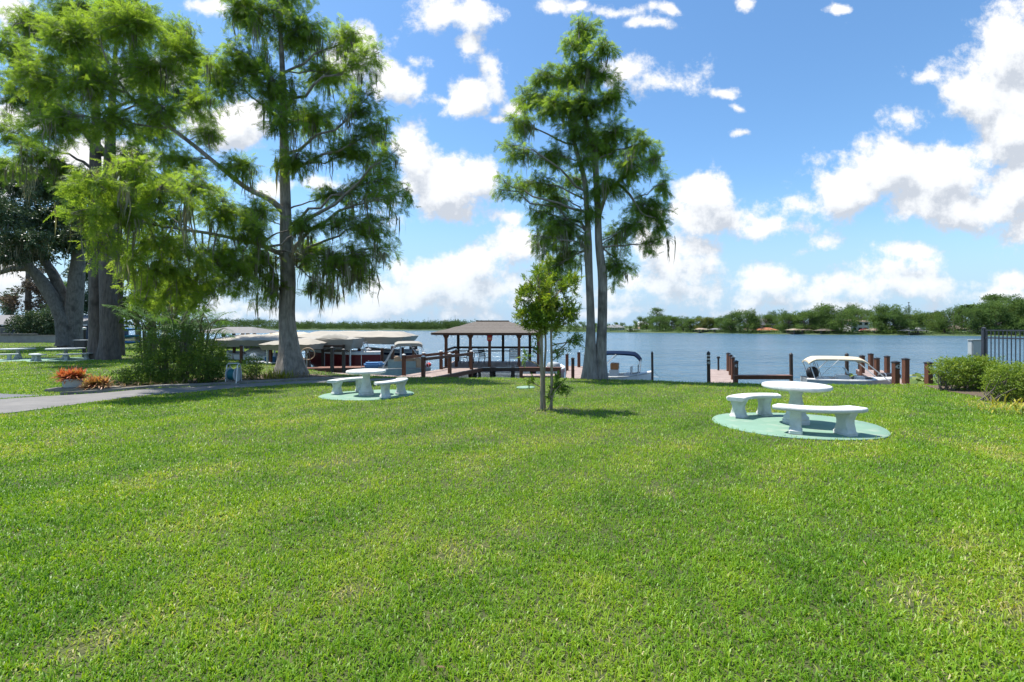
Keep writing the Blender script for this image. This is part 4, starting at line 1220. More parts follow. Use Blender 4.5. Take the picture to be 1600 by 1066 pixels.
def palm(name, label, base, n, ln, height, mat=None, spread=.5):
    root = thing(name, base, label, 'palm')
    A = Acc(); W = Acc()
    rach = []
    for i in range(n):
        az = rng.uniform(0, 2 * math.pi); el = rng.uniform(.75, 1.5)
        c = np.array([base[0] + rng.normal(0, spread * .4), base[1] + rng.normal(0, spread * .4), base[2] + height * rng.uniform(.6, 1.0)])
        P = palm_frond(c, az, el, ln * rng.uniform(.7, 1.1), .30, A, rng.uniform(.8, 1.25))
        g = np.array([[base[0] + (c[0] - base[0]) * .6, base[1] + (c[1] - base[1]) * .6, base[2]]])
        rach.append(np.concatenate([g, P[::3]])[:6])
    rach = np.array(rach)
    W.add(*tubes_np(rach, np.tile(np.linspace(.035, .008, rach.shape[1]), (n, 1)), 5))
    W.make('stems', M['shrubstem'], root, base, True)
    A.make('fronds', mat or M['palm'], root, base)
M['shrubstem'] = pmat('green_stem', (.10, .11, .05), (.16, .15, .08), 5, .8)

def build_shrubs():
    # hedge pieces at the right
    def hb(pxl, Y, dep=.9):
        out = []
        for (px, py, rx, ry) in pxl:
            k = Y / F; c = at(px, py, Y)
            out.append((c, (rx * k, (rx + ry) / 2 * dep * k, ry * k)))
        return out
    Y = 15.0
    b = gp(1515, 618); b.y = Y
    bush('hedge_shrub', 'clipped round green hedge shrub at the right between dock post 43 and the fence', 'shrub', (b.x, Y, float(gz(b.x, Y))),
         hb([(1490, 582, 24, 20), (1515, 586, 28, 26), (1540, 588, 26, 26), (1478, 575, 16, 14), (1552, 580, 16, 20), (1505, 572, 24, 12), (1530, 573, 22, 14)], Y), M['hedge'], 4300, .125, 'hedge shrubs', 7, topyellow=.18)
    Y = 12.2
    b = gp(1600, 645)
    bush('hedge_shrub', 'taller yellow green hedge shrub cut by the right edge of the photo', 'shrub', (b.x, Y, float(gz(b.x, Y))),
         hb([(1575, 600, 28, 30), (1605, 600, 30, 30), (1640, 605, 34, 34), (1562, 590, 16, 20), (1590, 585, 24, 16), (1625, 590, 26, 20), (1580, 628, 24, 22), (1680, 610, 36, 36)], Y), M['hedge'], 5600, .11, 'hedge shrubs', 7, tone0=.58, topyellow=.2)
    # pale strappy plant at the hedge foot
    b = gp(1580, 648)
    root = thing('strap_plant', b, 'pale strappy leaved plant drooping at the foot of the right hedge', 'plant')
    A = Acc()
    n = 90
    az = rng.uniform(0, 6.28, n); P = np.array(b)[None] + np.stack([rng.normal(0, .34, n), rng.normal(0, .18, n), rng.uniform(.02, .2, n)], 1)
    el = rng.uniform(.2, 1.3, n); L_ = rng.uniform(.2, .42, n)
    D = np.stack([np.cos(az) * np.cos(el), np.sin(az) * np.cos(el), np.sin(el)], 1)
    for (mid, f) in ((0, 1),):
        S = np.cross(D, [0, 0, 1.]); S /= np.linalg.norm(S, axis=1, keepdims=True); S *= .016
        tip = P + D * L_[:, None]; tip[:, 2] -= .14 * np.cos(el)
        V = np.stack([P, P + D * (L_ * .5)[:, None] + S, tip, P + D * (L_ * .5)[:, None] - S], 1).reshape(-1, 3)
        A.add(V, np.arange(n * 4).reshape(-1, 4), rng.uniform(.4, 1, n))
    A.make('leaves', M['yellowplant'], root, b)

    # the big shrub beside the path
    Y = 17.4; k = Y / F
    b = gp(285, 597)
    bl = [(at(px, py, Y + dy), (rx * k, (rx + ry) / 2 * .8 * k, ry * k)) for (px, py, rx, ry, dy) in
          ((245, 545, 32, 24, .3), (290, 540, 36, 26, .2), (325, 556, 26, 30, 0), (265, 570, 40, 22, -.2), (310, 575, 30, 20, -.3), (235, 575, 26, 16, .1), (340, 570, 16, 28, .2), (285, 520, 24, 16, .5), (255, 525, 18, 14, .5), (330, 590, 18, 14, -.2))]
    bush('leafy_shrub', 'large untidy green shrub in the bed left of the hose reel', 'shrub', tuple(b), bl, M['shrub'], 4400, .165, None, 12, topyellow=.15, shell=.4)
    b2 = gp(215, 602)
    bl = [(at(px, py, b2.y), (rx * k, rx * .8 * k, ry * k)) for (px, py, rx, ry) in ((190, 592, 20, 11), (215, 590, 22, 14), (240, 594, 22, 12), (265, 598, 20, 9))]
    bush('low_shrub', 'low dark green creeping shrub at the left end of the planting bed', 'shrub', tuple(b2), bl, M['shrub'], 1100, .16, None, 5, tone0=.42)
    b3 = gp(398, 597)
    bl = [(at(px, py, b3.y + .8), (rx * k, rx * .8 * k, ry * k)) for (px, py, rx, ry) in ((393, 575, 12, 18), (385, 585, 12, 12), (400, 570, 9, 12))]
    bush('green_shrub', 'small dark leafy shrub right of the hose reel', 'shrub', tuple(b3 + Vector((0, .8, 0))), bl, M['shrub'], 420, .16, None, 4)
    b4 = gp(418, 596)
    root = thing('yellow_plant', b4 + Vector((0, .5, 0)), 'bright yellow green tufted plant between the hose reel and the cypress', 'plant')
    A = Acc(); n = 260
    P = np.array(b4 + Vector((0, .5, 0)))[None] + np.stack([rng.normal(0, .38, n), rng.normal(0, .2, n), rng.uniform(0, .12, n)], 1)
    az = rng.uniform(0, 6.28, n); el = rng.uniform(.3, 1.4, n); L_ = rng.uniform(.2, .5, n)
    D = np.stack([np.cos(az) * np.cos(el), np.sin(az) * np.cos(el), np.sin(el)], 1); S = np.cross(D, [0, 0, 1.]); S /= np.linalg.norm(S, axis=1, keepdims=True); S *= .017
    A.add(np.stack([P, P + D * (L_ * .5)[:, None] + S, P + D * L_[:, None], P + D * (L_ * .5)[:, None] - S], 1).reshape(-1, 3), np.arange(n * 4).reshape(-1, 4), rng.uniform(.1, 1, n))
    A.make('leaves', M['yellowplant'], root, b4 + Vector((0, .5, 0)))
    # palms behind the shrub
    b = at(302, 560, 22); b.z = float(gz(b.x, b.y))
    palm('areca_palm', 'feathery green palm arching above the big shrub', b, 22, 2.6, 2.5, spread=1.0)
    b = at(232, 560, 24); b.z = float(gz(b.x, b.y))
    palm('areca_palm', 'smaller pale green palm with arching fronds left of the feathery palm', b, 22, 2.4, 2.4, spread=.8)
    # leaf litter and dead stalks of the bed
    n = 5200
    x = rng.uniform(-16, -6, n); y = rng.uniform(14.5, 22.5, n)
    ok = inpoly(x, y, POLY_BED); x, y = x[ok], y[ok]
    P = np.stack([x, y, gz(x, y) + .035 + rng.uniform(0, .10, len(x))], 1)
    D = rng.normal(0, 1, (len(x), 3)); D[:, 2] = np.abs(D[:, 2]) * .5; D /= np.linalg.norm(D, axis=1, keepdims=True)
    L_ = rng.uniform(.06, .30, len(x)); S = np.cross(D, [0, 0, 1.]); S /= np.linalg.norm(S, axis=1, keepdims=True); S *= .014
    V = np.stack([P, P + D * (L_ * .5)[:, None] + S, P + D * L_[:, None], P + D * (L_ * .5)[:, None] - S], 1).reshape(-1, 3)
    o = link_mesh('leaf_litter', np_mesh('leaf_litter', V, np.arange(len(V)).reshape(-1, 4), None, rng.uniform(0, 1, len(x)), M['drygrass']))
    props(o, 'dry brown leaves and stalks covering the planting bed', 'leaf litter', kind='stuff')
    # water lilies in the shallows at the right
    n = 7000
    x = rng.uniform(14, 38, n); y = rng.uniform(17, 31, n)
    ok = (y > shore(x) + .25) & (y < shore(x) + np.clip((x - 14) * .8, 0, 5.5) + 5.5 * vnoise(x * .5, y * .5, 5)) & ~((x > 14.2) & (x < 20.3) & (np.abs((y - 17.2) - (x - 15.4) * 1.75) < 1.6))
    x, y = x[ok], y[ok]; n = len(x)
    r = rng.uniform(.09, .2, n); up = np.where(rng.random(n) < .4, rng.uniform(.05, .38, n), .012)
    tilt = np.where(up > .03, rng.uniform(.1, .9, n), .0); ta = rng.uniform(0, 6.28, n)
    th = np.linspace(.25, 2 * np.pi - .05, 8)
    V = np.empty((n, 8, 3))
    lx = np.cos(th)[None] * r[:, None]; ly = np.sin(th)[None] * r[:, None]
    V[..., 0] = x[:, None] + lx * np.cos(ta)[:, None] - ly * np.sin(ta)[:, None] * np.cos(tilt)[:, None]
    V[..., 1] = y[:, None] + lx * np.sin(ta)[:, None] + ly * np.cos(ta)[:, None] * np.cos(tilt)[:, None]
    V[..., 2] = WZ + up[:, None] + ly * np.sin(tilt)[:, None]
    bse = np.arange(n) * 8
    q = np.concatenate([np.stack([bse, bse + 1, bse + 2, bse + 3], 1), np.stack([bse, bse + 3, bse + 4, bse + 7], 1), np.stack([bse + 4, bse + 5, bse + 6, bse + 7], 1)])
    o = link_mesh('lily_pads', np_mesh('lily_pads', V.reshape(-1, 3), q, None, np.clip(np.tile(rng.normal(.5, .25, n), 3), 0, 1), M['lily']))
    props(o, 'green and yellowish water lily leaves crowding the shallows by dock post 43', 'lily pads', kind='stuff')
    # ivy and hedge by the low house
    b = at(62, 522, 63); b.z = .1
    bl = [(at(px, py, 63), (rx * 63 / F, 1.6, ry * 63 / F)) for (px, py, rx, ry) in ((35, 508, 16, 12), (52, 507, 18, 14), (70, 505, 18, 16), (88, 505, 14, 16), (92, 495, 12, 10), (60, 497, 18, 8))]
    bush('ivy_hedge', 'dark ivy smothered hedge in front of the low house at the left', 'hedge', tuple(b), bl, M['oak'], 2300, .62, None, 3, tone0=.55)
build_shrubs()
#@@WATERSIDE

# ================================================================== DOCKS, POSTS, PAVILION
DZ = -.60
def boards(m, P0, P1, w, z, bw=.14, gap=.012, th=.038):
    P0 = Vector((P0[0], P0[1], z)); P1 = Vector((P1[0], P1[1], z))
    d = P1 - P0; L_ = d.length; d.normalize(); s = Vector((-d.y, d.x, 0))
    n = max(1, int(L_ / bw)); st = L_ / n
    for i in range(n):
        c = P0 + d * (st * (i + .5)) + Vector((0, 0, -th / 2 + rng.normal(0, .0015)))
        m.obox(c, d * (st - gap) / 2, s * (w / 2 + rng.normal(0, .006)), Vector((0, 0, th / 2)))
    return m
def dock(P0, P1, w, label, mat='deck', z=DZ, piles=True, cat='dock'):
    b = Vector((P0[0], P0[1], WZ))
    t = thing('wooden_dock', b, label, cat, 'wooden docks')
    boards(MB(), P0, P1, w, z).build('deck_boards', M[mat], t)
    a = Vector((P0[0], P0[1], z - .14)); e = Vector((P1[0], P1[1], z - .14)); d = (e - a).normalized(); s = Vector((-d.y, d.x, 0))
    for sg in (-1, 1):
        m = MB(); m.bar(a + s * sg * (w / 2 - .03), e + s * sg * (w / 2 - .03), .05, .2); m.build('stringer', M['post'], t)
    if piles:
        n = max(2, int((e - a).length / 2.2) + 1)
        for i in range(n):
            p = a + (e - a) * (i / (n - 1) * .94 + .03)
            for sg in (-1, 1):
                q = p + s * sg * (w / 2 - .12)
                m = MB(); m.tube([(q.x, q.y, WZ - .5), (q.x, q.y, z - .05)], .085, 8); m.build('pile', M['dockpile'], t)
    return t

def text_mesh(txt, size):
    cu = bpy.data.curves.new('digits', 'FONT'); cu.body = txt; cu.size = size; cu.align_x = 'CENTER'; cu.align_y = 'CENTER'; cu.extrude = .002; cu.offset = size * .012
    o = bpy.data.objects.new('tmp', cu); C.objects.link(o)
    me = bpy.data.meshes.new_from_object(o.evaluated_get(bpy.context.evaluated_depsgraph_get()))
    bpy.data.objects.remove(o); bpy.data.curves.remove(cu)
    return me
def post(px, ptop, pbot, Y, w_px, label, mat='post', cap='cap', number=None, name='dock_post', group='square dock posts', below=.5, plate=None, zb=None):
    w = w_px * Y / F
    tp = at(px, ptop, Y); bt = at(px, pbot, Y)
    z0 = bt.z if zb is None else zb
    t = thing(name, (tp.x, Y, z0), label, 'post', group)
    m = MB(); m.box(tp.x - w / 2, tp.x + w / 2, Y - w / 2, Y + w / 2, z0 - below, tp.z); m.build('shaft', M[mat], t, bevel=.008)
    if cap:
        m = MB(); cw = w / 2 + .012
        prof = [(cw * 1.414, 0), (cw * 1.414, .035), (.02, .075)]
        c = Vector((tp.x, Y, tp.z))
        b = len(m.v)
        for (r, z) in prof:
            for (sx, sy) in ((-1, -1), (1, -1), (1, 1), (-1, 1)): m.v.append((c.x + sx * r / 1.414, c.y + sy * r / 1.414, c.z + z))
        for i in range(2):
            for j in range(4):
                m.f.append((b + i * 4 + j, b + i * 4 + (j + 1) % 4, b + (i + 1) * 4 + (j + 1) % 4, b + (i + 1) * 4 + j))
        m.f.append((b, b + 3, b + 2, b + 1)); m.f.append((b + 8, b + 9, b + 10, b + 11))
        m.build('cap', M[cap], t)
    if number or plate:
        ph = .19
        yf = Y - w / 2 - .008
        zc = tp.z - .05 - ph / 2
        m = MB(); m.box(tp.x - w * .49, tp.x + w * .49, yf - .006, yf + .004, zc - ph / 2, zc + ph / 2)
        pl = m.build('number_plate', M[plate or 'cap'], t)
        if number:
            me = text_mesh(number, .19); me.materials.append(M['capwhite'])
            o = link_mesh('digits', me, pl); o.location = (tp.x - t.location.x, yf - .009 - t.location.y, zc - t.location.z); o.rotation_euler = (R(90), 0, 0)
    return t
def piling(px, ptop, pbot, Y, w_px, label, mat='postdark', bands=False):
    r = w_px * Y / F / 2
    tp = at(px, ptop, Y)
    t = thing('mooring_piling', (tp.x, Y, WZ), label, 'piling', 'round mooring pilings')
    m = MB(); m.tube([(tp.x, Y, WZ - .8), (tp.x + .01, Y, (tp.z + WZ) / 2), (tp.x, Y, tp.z)], [r * 1.08, r * 1.02, r], 12); m.build('shaft', M[mat], t, smooth=True)
    m = MB(); m.lathe((tp.x, Y, tp.z), [(r * 1.1, -.03), (r * 1.12, .01), (r * .5, .06), (.01, .08)], 12); m.build('cap', M['cap'], t, smooth=True)
    if bands:
        for i in range(3):
            m = MB(); m.lathe((tp.x, Y, tp.z - .10 - .13 * i), [(r * 1.07, -.02), (r * 1.07, .02)], 12); m.build('band', M['capwhite'], t)
    return t

def build_docks():
    dock((8.35, 17.8), (11.45, 25.1), 1.02, 'pinkish board dock reaching into the lake right of the open water, with tilted number posts')
    dock((14.9, 17.2), (19.6, 25.0), 1.15, 'board dock at the right between posts 42 and the tan topped skiff')
    dock((-4.85, 20.9), (-2.48, 26.75), 1.7, 'railed walkway leading from the lawn to the roofed pavilion', 'deck', cat='walkway')
    dock((-9.4, 22.9), (-5.75, 21.35), 1.15, 'low shore deck behind the middle picnic table', 'deck', piles=False)
    dock((3.0, 20.55), (3.9, 27.3), 1.15, 'narrow dock left of the twin cypress beside the sapling', 'deck')
    dock((.45, 22.3), (2.35, 22.3), .9, 'short low platform between the pavilion and the narrow dock', 'deck')
    dock((-21.6, 33.2), (-12.4, 32.0), 1.1, 'long reddish finger dock in front of the beige boat canopies', 'deckred')
    dock((-12.2, 26.3), (-8.7, 26.9), 1.1, 'short dark finger dock right of the flared cypress', 'deckred')
    dock((-14.2, 28.6), (-19.6, 29.6), .9, 'reddish finger dock behind the hose reel', 'deckred')

    # posts of the right docks
    piling(1107, 552, 603, 17.9, 5.0, 'tall dark piling with white bands numbered 40 at the left dock corner', 'postdark', True)
    t = thing('number_sign', at(1107, 567, 17.75), 'small black sign reading 40 on the banded piling', 'sign')
    p = at(1107, 567, 17.75)
    m = MB(); m.box(p.x - .07, p.x + .07, p.y - .012, p.y, p.z - .10, p.z + .10); m.build('plate', M['cap'], t)
    me = text_mesh('40', .12); me.materials.append(M['capwhite'])
    o = link_mesh('digits', me, t); o.location = (0, -.016, 0); o.rotation_euler = (R(90), 0, 0)
    post(1138, 553, 579, 24.2, 4.2, 'farthest brown post on the right edge of the pinkish dock', group='posts along the pinkish dock')
    post(1141.5, 556, 585, 22.2, 4.2, 'second farthest brown post on the pinkish dock edge', group='posts along the pinkish dock')
    post(1145, 560, 591, 20.3, 4.4, 'third brown post along the pinkish dock, next to the number 41 post', group='posts along the pinkish dock')
    post(1150, 566, 604, 18.4, 5.0, 'brown post numbered 41 at the near corner of the pinkish dock', number='41', plate='capwhite' if False else 'cap', group='posts along the pinkish dock')
    p = at(1122.5, 560, 24.6)
    t = thing('dock_light', (p.x, 24.6, DZ), 'slim dark bollard light at the far end of the pinkish dock', 'lamp')
    m = MB(); m.tube([(p.x, 24.6, DZ), (p.x, 24.6, p.z)], .05, 10); m.build('stem', M['cap'], t)
    m = MB(); m.lathe((p.x, 24.6, p.z - .02), [(.05, 0), (.085, .02), (.085, .10), (.03, .13)], 12); m.build('head', M['black'], t)
    # low barrier beam
    a = at(1150, 590, 18.3); e = at(1236, 591, 18.3)
    t = thing('barrier_beam', (a.x, 18.3, WZ), 'low brown timber barrier between the pinkish dock and the lone piling', 'barrier')
    m = MB(); m.box(a.x + .06, e.x, 18.22, 18.38, a.z - .07, a.z + .06); m.build('beam', M['post'], t, bevel=.008)
    m = MB(); m.box(a.x - .04, e.x, 18.14, 18.46, a.z + .064, a.z + .10); m.build('top_board', M['deckred'], t, bevel=.006)
    m = MB(); m.box(a.x - .09, a.x + .055, 18.22, 18.38, WZ - .3, a.z + .062); m.build('leg', M['post'], t, bevel=.008)
    piling(1236, 554, 592, 20.3, 5.0, 'lone dark piling standing in open water left of the tan topped skiff')
    piling(1323, 554, 590, 22.5, 5.0, 'dark piling behind the tan canvas top of the skiff')
    piling(1342, 561, 585, 26.0, 2.8, 'thin dark piling just left of the brown posts beside the skiff')
    G = 'posts along the dock with post 42'
    post(1347, 557, 588, 23.2, 5.2, 'brown post right behind the tan canvas top', group=G, zb=DZ)
    post(1360.5, 554, 583, 25.0, 5.2, 'tallest far brown post on the right dock', group=G, zb=DZ)
    post(1370, 561, 591, 21.2, 5.6, 'brown post beside the black bundle on the right dock', group=G, zb=DZ)
    post(1386, 558, 590, 21.8, 5.4, 'brown post between the black bundle and post 42', group=G, zb=DZ)
    post(1399.5, 567, 606, 17.0, 7.4, 'near brown post numbered 42 at the foot of the right dock', number='42', group=G)
    post(1415, 562, 597, 18.9, 7.0, 'brown post between posts 42 and 43', group=G, zb=DZ)
    post(1451, 568, 606, 17.2, 7.6, 'brown post numbered 43 standing alone by the lily pads', number='43', group=G)
    p = at(1372, 583, 20.6)
    t = thing('rolled_bundle', (p.x, p.y, DZ), 'black rolled bundle lying on the right dock', 'bundle')
    c = Vector((17.15, 20.7, DZ + .13))
    m = MB(); m.tube([c + Vector((-.42, .1, 0)), c + Vector((-.36, .08, 0)), c + Vector((.36, -.08, 0)), c + Vector((.42, -.1, 0))], [.09, .13, .13, .09], 14); m.build('roll', M['navy'] if False else M['blackplastic'], t, smooth=True)
    for f in (-.2, .2):
        m = MB(); m.tube([c + Vector((f - .02, -f * .22, 0)), c + Vector((f + .02, -f * .22, 0))], .137, 14); m.build('strap', M['steel'], t)

    # open water piling between boats
    piling(1019, 552, 597, 19.9, 3.6, 'weathered piling with a mooring line right of the blue topped boat', 'dockpile')
    # narrow dock posts
    G = 'posts around the narrow dock'
    post(886, 555, 583, 24.5, 4.4, 'brown post standing left of the narrow dock deck', group=G, zb=WZ)
    post(895, 561, 592, 20.7, 4.6, 'near brown post with a dark plate on the narrow dock', group=G, plate='cap')
    post(904.5, 552, 577, 26.6, 4.4, 'far brown post at the lake end of the narrow dock', group=G, zb=DZ)
    post(914.5, 556, 581, 24.2, 3.6, 'slim brown post half hidden left of the twin cypress', group=G, zb=DZ)
    post(945, 562, 586, 23.0, 4.2, 'brown post peeking out right of the twin cypress trunk', group=G, zb=WZ)
    # low bench by the pavilion
    a = at(811, 574, 21.8); e = at(877, 574, 21.8)
    t = thing('timber_bench', (a.x, 21.8, DZ), 'low brown timber bench between the pavilion and the sapling', 'bench')
    m = MB(); m.box(a.x, e.x, 21.62, 21.98, a.z - .04, a.z); m.build('seat', M['post'], t, bevel=.006)
    m = MB(); m.box(a.x + .03, e.x - .03, 21.65, 21.69, a.z - .19, a.z - .044); m.build('apron', M['post'], t)
    for x in (a.x + .1, e.x - .1):
        m = MB(); m.box(x - .08, x + .08, 21.705, 21.9, WZ - .2, a.z - .044); m.build('leg', M['post'], t)

    # ---- railings of the walkway
    d = Vector((2.37, 5.85, 0)).normalized(); s = Vector((-d.y, d.x, 0))
    def railing(off, n0, n1, cnt, label, posts_w=.15, hgt=.98):
        P = [Vector((-4.85, 20.9, DZ)) + d * f + s * off for f in np.linspace(n0, n1, cnt)]
        t = thing('handrail', P[0], label, 'railing', 'walkway railings')
        for p in P:
            m = MB(); m.obox(p + Vector((0, 0, hgt / 2 - .2)), d * posts_w / 2, s * posts_w / 2, Vector((0, 0, hgt / 2 + .2))); q = m.build('post', M['post'], t, bevel=.008)
            m = MB(); m.lathe(p + Vector((0, 0, hgt)), [(.10, 0), (.10, .03), (.03, .07)], 4); m.build('cap', M['capwhite'], q)
        m = MB(); m.bar(P[0] + Vector((0, 0, hgt - .10)) - s * .1, P[-1] + Vector((0, 0, hgt - .10)) - s * .1, .045, .14); m.build('rail', M['post'], t)
        return t
    railing(.78, .9, 6.1, 4, 'left railing of the pavilion walkway with pale post caps')
    railing(-.78, .2, 5.0, 3, 'right railing of the pavilion walkway, nearer the sapling')

    # ---- pavilion
    x0, x1, y0, y1 = -4.05, 1.62, 26.75, 31.2
    t = thing('pavilion', ((x0 + x1) / 2, (y0 + y1) / 2, WZ), 'brown shingle roofed lake pavilion on piles at the walkway end', 'pavilion')
    boards(MB(), (x0, (y0 + y1) / 2), (x1, (y0 + y1) / 2), y1 - y0, DZ).build('deck_boards', M['deck'], t)
    for (xa, ya, xb, yb) in ((x0, y0, x1, y0), (x0, y1, x1, y1), (x0, y0, x0, y1), (x1, y0, x1, y1)):
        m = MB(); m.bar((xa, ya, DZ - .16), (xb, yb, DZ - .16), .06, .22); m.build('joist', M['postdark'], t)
    for x in np.linspace(x0 + .3, x1 - .3, 5):
        for y in (y0 + .25, (y0 + y1) / 2, y1 - .25):
            m = MB(); m.tube([(x, y, WZ - .5), (x, y, DZ - .05)], .11, 9); m.build('pile', M['dockpile'], t)
    ez = 1.75 - (521.5 - HZ) / F * 27.0
    for px in (697, 735, 765, 811, 841):
        p = at(px, 540, y0 + .15)
        m = MB(); m.box(p.x - .085, p.x + .085, y0 + .065, y0 + .235, DZ, ez - .05); q = m.build('post', M['post'], t, bevel=.006)
        m = MB()
        for sg in (-1, 1):
            m.add([(p.x + sg * .086, y0 + .09, ez - .06), (p.x + sg * .2, y0 + .09, ez - .06), (p.x + sg * .086, y0 + .09, ez - .3),
                   (p.x + sg * .086, y0 + .21, ez - .06), (p.x + sg * .2, y0 + .21, ez - .06), (p.x + sg * .086, y0 + .21, ez - .3)], [(0, 1, 2), (3, 5, 4), (0, 3, 4, 1), (1, 4, 5, 2), (0, 2, 5, 3)])
        m.build('bracket', M['post'], q)
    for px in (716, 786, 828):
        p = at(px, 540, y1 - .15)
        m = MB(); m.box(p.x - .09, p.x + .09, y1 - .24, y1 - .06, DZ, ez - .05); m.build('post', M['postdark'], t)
    m = MB()
    m.bar((x0, y0 + .15, ez - .02), (x1, y0 + .15, ez - .02), .09, .16); m.bar((x0, y1 - .15, ez - .02), (x1, y1 - .15, ez - .02), .09, .16)
    m.build('eave_beam', M['woodfascia'], t)
    ov = .62
    a0, a1, b0, b1 = x0 - ov, x1 + ov - .25, y0 - .45, y1 + .5
    ym = (y0 + y1) / 2
    rz = 1.75 - (502 - HZ) / F * ym
    rx0, rx1 = (745 - 800) / F * ym, (794 - 800) / F * ym
    zz = ez + .06
    def slope(p, q, r, s_, n=18, k=10):
        rows = []
        for i in range(k + 1):
            f = i / k
            A = Vector(p).lerp(Vector(s_), f); B = Vector(q).lerp(Vector(r), f)
            row = [A.lerp(B, j / n) + Vector((0, 0, .012 * ((i * 7 + j * 3) % 3) - .05 * math.sin(math.pi * f) * .6)) for j in range(n + 1)]
            rows.append(row)
        return rows
    m = MB()
    m.grid(slope((a0, b0, zz), (a1, b0, zz), (rx1, ym, rz), (rx0, ym, rz)))
    m.grid(slope((a1, b0, zz), (a1, b1, zz), (rx1, ym, rz), (rx1, ym, rz)))
    m.grid(slope((a1, b1, zz), (a0, b1, zz), (rx0, ym, rz), (rx1, ym, rz)))
    m.grid(slope((a0, b1, zz), (a0, b0, zz), (rx0, ym, rz), (rx0, ym, rz)))
    rf = m.build('roof', M['shingle'], t)
    m = MB(); m.bar((rx0 - .05, ym, rz + .02), (rx1 + .05, ym, rz + .02), .22, .05)
    m.build('ridge_cap', M['shingle'], rf)
    m = MB()
    for (p, q) in (((a0, b0), (a1, b0)), ((a1, b0), (a1, b1)), ((a1, b1), (a0, b1)), ((a0, b1), (a0, b0))):
        m.bar((p[0], p[1], zz - .06), (q[0], q[1], zz - .06), .03, .12)
    m.build('fascia', M['woodfascia'], rf)
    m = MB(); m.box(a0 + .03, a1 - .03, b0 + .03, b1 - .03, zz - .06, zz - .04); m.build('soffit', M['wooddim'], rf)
    m = MB()
    xx = np.linspace(a0 + .15, a1 - .15, 44)
    for i, x in enumerate(xx):
        if i % 2: m.tube([(x, b0 + .02, zz - .12), (x, b0 + .02, zz - .19 - .06 * ((i * 7) % 3))], .010, 5)
    m.tube([(x, b0 + .02, zz - .125 - .015 * (i % 2)) for i, x in enumerate(xx)], .007, 4)
    m.build('string_lights', M['dockpile'], t)
    # back rail with bench rail
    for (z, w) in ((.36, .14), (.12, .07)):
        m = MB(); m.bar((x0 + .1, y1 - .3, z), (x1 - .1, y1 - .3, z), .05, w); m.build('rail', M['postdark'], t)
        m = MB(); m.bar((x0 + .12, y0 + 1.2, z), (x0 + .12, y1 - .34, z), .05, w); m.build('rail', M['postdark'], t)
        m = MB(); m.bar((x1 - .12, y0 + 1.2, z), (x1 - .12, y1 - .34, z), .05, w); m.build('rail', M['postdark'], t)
    # red float on the middle post
    p = at(765, 526, y0 - .0)
    f = thing('rescue_float', (p.x, y0 + .0, p.z - .25), 'red rescue float bag hanging from the middle pavilion post', 'float')
    m = MB(); m.box(p.x - .15, p.x + .15, y0 - .08, y0 + .055, p.z - .28, p.z + .12); m.build('bag', M['red'], f, bevel=.04, smooth=True)
    m = MB(); m.box(p.x - .10, p.x + .10, y0 - .092, y0 - .075, p.z - .18, p.z - .06); m.build('patch', M['orangebox'], f)
    # chairs and table in the pavilion
    def chair(c, rz, label):
        t = thing('patio_chair', c, label, 'chair', 'dark patio chairs in the pavilion', rz)
        def lb(m, *a): return m
        def L_(x, y, z): 
            return (c[0] + x, c[1] + y, c[2] + z)
        m = MB()
        for sx in (-.27, .27):
            m.tube([L_(sx, -.26, 0), L_(sx, -.24, .62), L_(sx, .2, .62)], .018, 6)
            m.tube([L_(sx, .34, 0), L_(sx, .16, .42), L_(sx, .34, 1.0)], .018, 6)
            m.tube([L_(sx, -.25, .40), L_(sx, .18, .38)], .018, 6)
        m.build('frame', M['black'], t)
        m = MB(); m.grid([[L_(x, -.26, .41) for x in (-.25, .25)], [L_(x, -.02, .385) for x in (-.25, .25)], [L_(x, .18, .39) for x in (-.25, .25)]]); m.build('seat', M['blackplastic'], t)
        for z in (.50, .62, .74, .86, .98):
            y = .16 + (z - .42) * .31
            m = MB(); m.bar(L_(-.25, y - .01, z), L_(.25, y - .01, z), .02, .07); m.build('back_slat', M['blackplastic'], t)
        return t
    chair((-2.95, 29.0, DZ), R(-60), 'dark patio chair behind the walkway rail, left of the small pavilion table')
    chair((-1.75, 29.0, DZ), R(50), 'dark patio chair tucked right of the small pavilion table')
    chair((.12, 28.3, DZ), R(180), 'dark slatted patio chair standing alone near the right pavilion post')
    c = Vector((-2.35, 29.2, DZ))
    t2 = thing('patio_table', c, 'small round dark table between two pavilion chairs', 'table')
    m = MB(); m.lathe(c + Vector((0, 0, .68)), [(.42, 0), (.44, .015), (.42, .03)], 24); m.build('tabletop', M['black'], t2)
    for a in range(3):
        m = MB(); m.tube([c + Vector((.28 * math.cos(a * 2.1), .28 * math.sin(a * 2.1), 0)), c + Vector((.1 * math.cos(a * 2.1), .1 * math.sin(a * 2.1), .68))], .018, 6); m.build('leg', M['black'], t2)
    # posts of the slips at the left
    G = 'posts among the boat slips'
